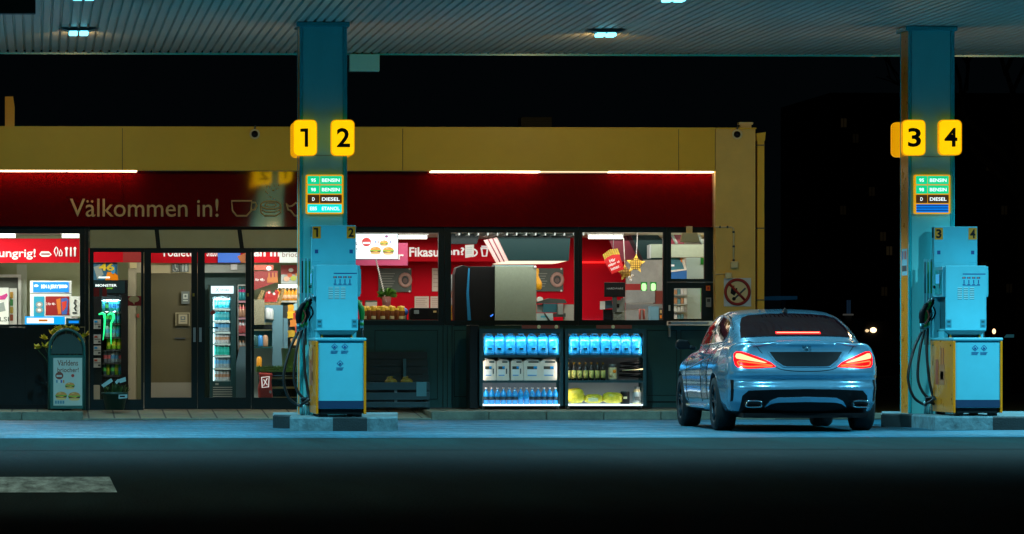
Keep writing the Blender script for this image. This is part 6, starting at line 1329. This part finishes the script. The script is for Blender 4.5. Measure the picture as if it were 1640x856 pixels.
# materials: arches keep the cutter's material when transferred, else paint the underside
me.materials.clear(); me.materials.append(M_car); me.materials.append(M_cblk)
for p in me.polygons:
    c = p.center; black = (c.z < .235 and p.normal.z < -.3)
    for yy in (1.05, 3.75):
        if abs(math.hypot(c.y-yy, c.z-.318)-.355) < .006 and abs(p.normal.x) < .5: black = True
        if abs(abs(c.x)-.58*SX) < .01 and abs(p.normal.x) > .9 and math.hypot(c.y-yy, c.z-.318) < .355: black = True
    p.material_index = 1 if black else 0; p.use_smooth = True
BV = BVHTree.FromPolygons([v.co.copy() for v in me.vertices], [tuple(p.vertices) for p in me.polygons])
for v in me.vertices: v.co.y -= 1.05
body = bpy.data.objects.new('body', me); COL.objects.link(body); body.parent = car; ORG[body.name] = ORG['parked_car']
def patch(pts, ax, off, m, name, parent=None, step=.05, depth=.012):
    """panel shaped by outline pts, laid on the body surface; ax 'rear' (x,z), 'left'/'right' (y,z)"""
    bmq = bmesh.new(); L = []
    n = len(pts)
    for i in range(n):
        a, b_ = Vector(pts[i]), Vector(pts[(i+1) % n]); k = max(1, int((b_-a).length/step))
        for j in range(k): L.append(a+(b_-a)*j/k)
    V = [bmq.verts.new((p.x, p.y, 0)) for p in L]; bmq.faces.new(V); bmesh.ops.triangulate(bmq, faces=bmq.faces)
    for _ in range(4):
        es = [e for e in bmq.edges if e.calc_length() > step*1.3]
        if not es: break
        bmesh.ops.subdivide_edges(bmq, edges=es, cuts=1); bmesh.ops.triangulate(bmq, faces=bmq.faces)
    P = []
    for v in bmq.verts:
        u, w = v.co.x, v.co.y
        if ax == 'rear': o, d = Vector((u, -1, w)), Vector((0, 1, 0))
        elif ax == 'left': o, d = Vector((-2, u, w)), Vector((1, 0, 0))
        else: o, d = Vector((2, u, w)), Vector((-1, 0, 0))
        h, nn, _, _ = BV.ray_cast(o, d)
        if h is None or (ax == 'rear' and h.y > 2.2):
            q = Vector((u, .35, w)) if ax == 'rear' else Vector((o.x*.45, u, w))
            h, nn, _, _ = BV.find_nearest(q)
        if nn.dot(d) > 0: nn = -nn
        P.append((h+nn*off, h-nn*depth))
    bmq.verts.index_update(); mb = MB(); n = len(P)
    fcs = []
    for f in bmq.faces: fcs.append([v.index for v in f.verts])
    bound = [(e.verts[0].index, e.verts[1].index) for e in bmq.edges if len(e.link_faces) == 1]
    mb.add([p[0] for p in P], fcs, m, True); 
    vv = []; ff = []
    for a, b_ in bound: k = len(vv); vv += [P[a][0], P[b_][0], P[b_][1], P[a][1]]; ff.append((k, k+1, k+2, k+3))
    mb.add(vv, ff, m); bmq.free()
    o = mb.build(name, parent or car); return o
def line(pts, ax, off, r, m, name, parent=None, closed=False, sm_=4):
    Q = cr([Vector((p[0], p[1], 0)) for p in pts], sm_, closed) if sm_ else [Vector((p[0], p[1], 0)) for p in pts]; P = []
    for q in Q:
        if ax == 'rear': o, d = Vector((q.x, -1, q.y)), Vector((0, 1, 0))
        else: o, d = Vector((-2 if ax == 'left' else 2, q.x, q.y)), Vector((1 if ax == 'left' else -1, 0, 0))
        h, nn, _, _ = BV.ray_cast(o, d)
        if h is None: continue
        if nn.dot(d) > 0: nn = -nn
        P.append(h+nn*off)
    mb = MB(); mb.tube(P, r, m, 6, closed); return mb.build(name, parent or car)
# rear window
rw = [(-.66, 1.085), (-.635, 1.155), (-.60, 1.235), (-.545, 1.31), (-.46, 1.338), (-.25, 1.356), (0, 1.362), (.25, 1.356), (.46, 1.338), (.545, 1.31), (.60, 1.235), (.635, 1.155), (.66, 1.085), (.4, 1.098), (0, 1.104), (-.4, 1.098)]
patch(rw, 'rear', .009, M_cglass, 'rear_window')
for s in (-1, 1): line([(s*.60, 1.385), (s*.615, 1.34), (s*.645, 1.27), (s*.68, 1.18)], 'rear', .001, .007, M_cblk, 'roof_channel')
bl_ = patch([(-.26, 1.122), (.26, 1.122), (.26, 1.142), (-.26, 1.142)], 'rear', .014, E('brake_bar', (1.0, .004, .004), 3.5), 'brake_light', step=.1, depth=-.010)
patch([(-.25, 1.127), (.25, 1.127), (.25, 1.135), (-.25, 1.135)], 'rear', .0165, E('brake_core', (1.0, .14, .08), 5.0), 'led_row', bl_, step=.1, depth=-.0145)
# side windows
for ax in ('left', 'right'):
    patch([(1.18, 1.10), (1.28, 1.19), (1.48, 1.265), (1.72, 1.302), (2.06, 1.325), (2.10, 1.02), (1.6, 1.035), (1.22, 1.055)], ax, .003, M_cglass, 'side_window'); patch([(2.17, 1.327), (2.5, 1.31), (2.8, 1.235), (3.05, 1.12), (3.22, 1.00), (2.6, 1.008), (2.19, 1.018)], ax, .003, M_cglass, 'side_window')
    line([(1.10, 1.06), (1.24, 1.19), (1.46, 1.275), (1.74, 1.318), (2.2, 1.345), (2.55, 1.325), (2.85, 1.24), (3.1, 1.12), (3.28, .995), (2.6, .995), (2.0, 1.008), (1.5, 1.022), (1.15, 1.04)], ax, .003, .008, M_chr, 'window_trim', closed=True, sm_=3)
    line([(2.13, 1.0), (2.16, .75), (2.16, .5), (2.1, .33)], ax, .0005, .004, M_cblk, 'door_gap'); line([(1.45, 1.0), (1.50, .85), (1.56, .72), (1.62, .62), (1.62, .36)], ax, .0005, .004, M_cblk, 'door_gap'); line([(3.22, .93), (3.24, .7), (3.24, .45), (3.18, .33)], ax, .0005, .004, M_cblk, 'door_gap')
    line([(1.5, .86), (2.2, .80), (3.2, .70)], ax, .0, .012, M_car, 'crease'); line([(1.5, .275), (3.3, .275)], ax, .012, .035, M_car, 'side_skirt')
    s = -1 if ax == 'left' else 1
    for y0 in (1.66, 2.36): mb = MB(); mb.box(s*.945, s*.968, y0, y0+.2, .835, .862, M_chr); mb.build('door_handle', car)
    mb = MB(); mb.prism([(s*.915, .945), (s*1.055, .94), (s*1.09, .965), (s*1.085, 1.035), (s*1.05, 1.06), (s*.95, 1.05), (s*.92, 1.01)], 2.92, 3.04, M_cblk); mb.tube([(s*.84, 3.0, .955), (s*.93, 2.99, .965)], .025, M_cblk, 8); mb.build('wing_mirror', car, bev=.02)
# tail lights
for s in (-1, 1):
    def F(P): return [(s*(.355+(x-.355)*.87), z) for x, z in P]
    tl = patch(F([(.355, .752), (.42, .80), (.52, .842), (.64, .882), (.76, .922), (.83, .928), (.865, .90), (.872, .83), (.862, .775), (.83, .742), (.70, .733), (.55, .738), (.42, .745)]), 'rear', .004, M_tl, 'tail_light')
    patch(F([(.47, .798), (.58, .832), (.70, .872), (.79, .902), (.835, .902), (.85, .87), (.84, .846), (.76, .832), (.62, .812), (.5, .795)]), 'rear', .007, M_tlb, 'light_bar', tl)
    line(F([(.41, .764), (.55, .784), (.70, .800), (.815, .812), (.828, .79), (.80, .762), (.70, .752), (.55, .756), (.43, .757)]), 'rear', .006, .0075, M_tll, 'light_loop', tl, closed=True, sm_=3)
    # bumper slit and exhaust
    patch(F([(.878, .60), (.908, .60), (.904, .35), (.882, .36)]), 'rear', .007, M_cblk, 'bumper_vent')
    mb = MB(); zc_ = .325; xs_ = s*.60*SX
    ex = [(xs_-.075, zc_-.032), (xs_+.075, zc_-.032), (xs_+.085, zc_), (xs_+.06 if s > 0 else xs_+.075, zc_+.034), (xs_-.06 if s < 0 else xs_-.075, zc_+.034), (xs_-.085, zc_)]
    mb.tube(cr([Vector((x, -.02, z)) for x, z in ex], 3, True), .009, M_chr, 6, True); mb.tube(cr([Vector((x, .10, z)) for x, z in ex], 3, True), .009, M_cblk, 6, True); mb.prism(ex, .01, .02, M_cblk); mb.build('exhaust_tip', car)
# plate recess, lid seam, lip
pr = patch([(-.42, .922), (.42, .922), (.36, .83), (.27, .765), (.23, .757), (-.23, .757), (-.27, .765), (-.36, .83)], 'rear', .004, M_cblk, 'plate_recess')
line([(-.44, .925), (-.37, .825), (-.28, .757), (-.23, .748), (.23, .748), (.28, .757), (.37, .825), (.44, .925)], 'rear', .003, .006, M_car, 'recess_lip')
line([(-.62, 1.07), (-.55, .97), (-.50, .905)], 'rear', .0, .004, M_cblk, 'lid_seam'); line([(.62, 1.07), (.55, .97), (.50, .905)], 'rear', .0, .004, M_cblk, 'lid_seam'); line([(-.36, .75), (-.29, .72), (-.15, .703), (0, .70), (.15, .703), (.29, .72), (.36, .75)], 'rear', .0, .004, M_cblk, 'lid_seam')
line([(-.60, .995), (-.42, 1.018), (-.2, 1.034), (0, 1.038), (.2, 1.034), (.42, 1.018), (.60, .995)], 'rear', .0, .014, M_car, 'spoiler_lip')
h, nn, _, _ = BV.ray_cast(Vector((0, -1, .975)), Vector((0, 1, 0)))
mb = MB(); ey = h.y-.012; mb.tube([(.042*math.cos(R(a)), ey, .975+.042*math.sin(R(a))) for a in range(0, 360, 20)], .005, M_chr, 6, True)
for a in (90, 210, 330): mb.tube([(0, ey, .975), (.04*math.cos(R(a)), ey, .975+.04*math.sin(R(a)))], [.007, .002], M_chr, 6)
mb.build('badge', car)
# diffuser
patch([(-.66, .478), (-.35, .492), (0, .497), (.35, .492), (.66, .478), (.72, .42), (.74, .23), (-.74, .23), (-.72, .42)], 'rear', .010, M_cblk, 'diffuser')
patch([(-.47, .30), (-.42, .365), (-.34, .40), (0, .41), (.34, .40), (.42, .365), (.47, .30), (.40, .335), (.32, .35), (0, .355), (-.32, .35), (-.40, .335)], 'rear', .022, M_car, 'diffuser_blade')
mb = MB(); mb.box(-.72, .72, .12, 1.3, .165, .22, M_cblk); mb.box(-.5, .5, .8, 3.9, .15, .21, M_cblk); mb.build('underbody', car)
# aerial fin and parcel objects
h, nn, _, _ = BV.ray_cast(Vector((0, 1.62, 3)), Vector((0, 0, -1)))
mb = MB(); z = h.z-.004; mb.add([(-.028, 1.5, z), (.028, 1.5, z), (.022, 1.72, z+.005), (-.022, 1.72, z+.005), (0, 1.53, z+.062), (0, 1.60, z+.05)], [(0, 1, 4), (1, 2, 5, 4), (3, 0, 4, 5), (2, 3, 5)], M_cblk); mb.build('aerial_fin', car)
# wheels
def wheel(x, y, s):
    r_ = .318; w = .115
    mb = MB(); prof = [(r_*.70, -w), (r_*.93, -w), (r_, -w*.72), (r_, w*.72), (r_*.93, w), (r_*.70, w), (r_*.70, -w)]; n = 36; V = []; Fc = []
    for pr_, px_ in prof:
        for i in range(n): a = 2*math.pi*i/n; V.append((x+px_, y+pr_*math.cos(a), r_+pr_*math.sin(a)))
    for j in range(len(prof)-1):
        for i in range(n): i2 = (i+1) % n; Fc.append((j*n+i, j*n+i2, (j+1)*n+i2, (j+1)*n+i))
    mb.add(V, Fc, M_tyre, True); wo = mb.build('wheel', car)
    mb = MB(); xo = x+s*w*.82
    mb.tube([(xo, y+r_*.69*math.cos(R(a)), r_+r_*.69*math.sin(R(a))) for a in range(0, 360, 10)], .014, M_rim, 6, True)
    for k in range(5):
        for da in (-9, 9): a = R(72*k+90+da); mb.tube([(xo-s*.02, y+.05*math.cos(a), r_+.05*math.sin(a)), (xo, y+r_*.68*math.cos(a), r_+r_*.68*math.sin(a))], [.02, .013], M_rim, 6)
    mb.sphere((xo-s*.012, y, r_), (.02, .05, .05), M_rim, 12, 8); mb.tube([(x+s*.02, y, r_), (x+s*.03, y, r_)], r_*.66, M_cblk, 20); mb.build('rim', wo)
for y in (1.05, 3.75):
    for s in (-1, 1): wheel(s*.785*SX, y, s)

# ------------------------------------------------------------------ beyond the forecourt, far right
M_nb = mat('night_facade', (.02, .018, .016), .9, noise=.2, nscale=.3)
t = thing('apartment_block', 'unlit apartment block far behind the right pump', 'building', (AX(1430, 120), 122, 0)); b = MB(); b.pbox(1330, 150, 1800, 560, 120, 12, M_nb); b.build('wall', t)
wins = [(1347, 190, .35), (1366, 215, .12), (1410, 372, .25), (1420, 395, .5), (1412, 460, .2), (1346, 330, .12), (1392, 300, .15), (1580, 260, .1), (1604, 330, .12), (1572, 420, .1), (1612, 455, .1)]
for x, y, e in wins:
    p = MB().pbox(x, y, x+9, y+14, 119.95, .2, E('window_dim%d' % int(e*100), (1.0, .72, .32), .012*e)).build('window', t); MB().pbox(x+4.2, y, x+4.8, y+14, 119.9, .04, M_nb).build('glazing_bar', p)
t = thing('street_lamp', 'small warm street lamp glowing right of the second pump', 'street lamp', (AX(1592, 90), 90, 0)); b = MB(); p = at(1592, 531, 90); b.tube([(p.x, 90, 0), (p.x, 90, p.z-.15)], .06, M_dgrey); b.build('post', t); b = MB(); b.sphere(p, (.055, .055, .08), E('lamp_warm', (1.0, .62, .30), 2.2), 10, 8); b.build('lantern', t)
t = thing('street_lamp', 'tiny street lamp high at the right edge', 'street lamp', (AX(1628, 150), 150, 0)); b = MB(); p = at(1628, 224, 150); b.tube([(p.x, 150, 0), (p.x, 150, p.z)], .09, M_dgrey); b.build('post', t); b = MB(); b.sphere(p, (.28, .2, .15), E('lamp_pale', (1.0, .9, .5), .35), 10, 8); b.build('lantern', t)
t = thing('distant_car', 'car with lit headlights waiting far off beside the silver blue car', 'car', (AX(1403, 70), 71, 0)); p1, p2 = at(1398.5, 529, 70), at(1388.5, 530, 70)
b = MB(); x0 = p2.x-.35; x1 = p1.x+.75; b.prism([(x0, .3), (x0, .9), (x0+.15, 1.05), (x0+.3, 1.5), (x1-.3, 1.5), (x1-.15, 1.05), (x1, .9), (x1, .3)], 70.02, 74, mat('night_paint', (.01, .01, .012), .4)); b.build('body', t, bev=.08)
for x in (x0+.2, x1-.2): b = MB(); b.tube([(x-.1, 70.6, .32), (x+.1, 70.6, .32)], .32, M_tyre, 14); b.build('wheel', t)
for p, r_, es in ((p1, .085, 3.0), (p2, .05, .9)): b = MB(); b.sphere((p.x, 69.98, p.z), (r_, .05, r_*.8), E('headlight_%d' % int(es), (1.0, .70, .36), es), 10, 8); b.build('headlight', t)
b = MB(); b.pbox(1244, 474.5, 1277, 480, 60, 3, E('blue_sign', (.01, .10, .22), .08)); p = at(1260, 480, 61); b.tube([(p.x, 61.5, 0), (p.x, 61.5, p.z)], .05, M_dgrey); tag(b.build('lit_shelter_roof'), 'dim blue lit shelter roof far off above the car', 'shelter')
b = MB(); b.pbox(1357, 481, 1359.5, 503, 60, .1, E('blue_post', (.03, .08, .16), .1)); b.pbox(1361, 481, 1362.5, 503, 60, .1, MATS['blue_post']); b.pbox(1353, 503, 1367, 505.5, 60, .3, E('pale_base', (.2, .2, .18), .15)); p = at(1360, 505, 60); b.tube([(p.x, 60.15, 0), (p.x, 60.15, p.z)], .1, M_dgrey); tag(b.build('lit_post'), 'twin dim blue lit posts far off right of the car roof', 'post')
b = MB(); b.pprism([(1618, 541), (1622, 536), (1640, 536), (1642, 541)], 60, .8, E('teal_roof', (.03, .16, .20), .25)); p = at(1630, 541, 60.3); b.tube([(p.x, 60.4, 0), (p.x, 60.4, p.z)], .05, M_dgrey); tag(b.build('kiosk_roof'), 'small dim teal roof at the right edge', 'kiosk')
# a few bare dark trees beyond the verge
M_bark = mat('bark', (.006, .005, .004), .95, noise=.3, nscale=4, bump=.6)
def tree(px, Y, h, seed, lab):
    rnd = random.Random(seed); x = AX(px, Y); t = thing('bare_tree', lab, 'tree', (x, Y, 0), 'dark trees beyond the forecourt'); b = MB(); b.tube(cr([(x, Y, 0), (x+.1, Y, h*.3), (x-.05, Y, h*.6)], 5), [.16-.007*i for i in range(11)], M_bark, 8); b.build('trunk', t); b = MB()
    def br(p, d, l, r_, k):
        q = p+d*l; b.tube([p, p+d*l*.5+Vector((rnd.uniform(-.05, .05), 0, .03))*l, q], [r_, r_*.8, r_*.55], M_bark, 5)
        if k: 
            for _ in range(3): br(q-d*l*rnd.uniform(0, .4), (d+Vector((rnd.uniform(-.8, .8), rnd.uniform(-.8, .8), rnd.uniform(-.1, .6)))).normalized(), l*rnd.uniform(.55, .75), r_*.6, k-1)
    for i in range(6): a = i*1.05+rnd.random(); br(Vector((x, Y, h*(.3+.05*i))), Vector((math.cos(a), math.sin(a), .9)).normalized(), h*.22, .07, 3)
    b.build('crown', t)
tree(1632, 30, 9, 3, 'bare tree in the dark at the right edge')
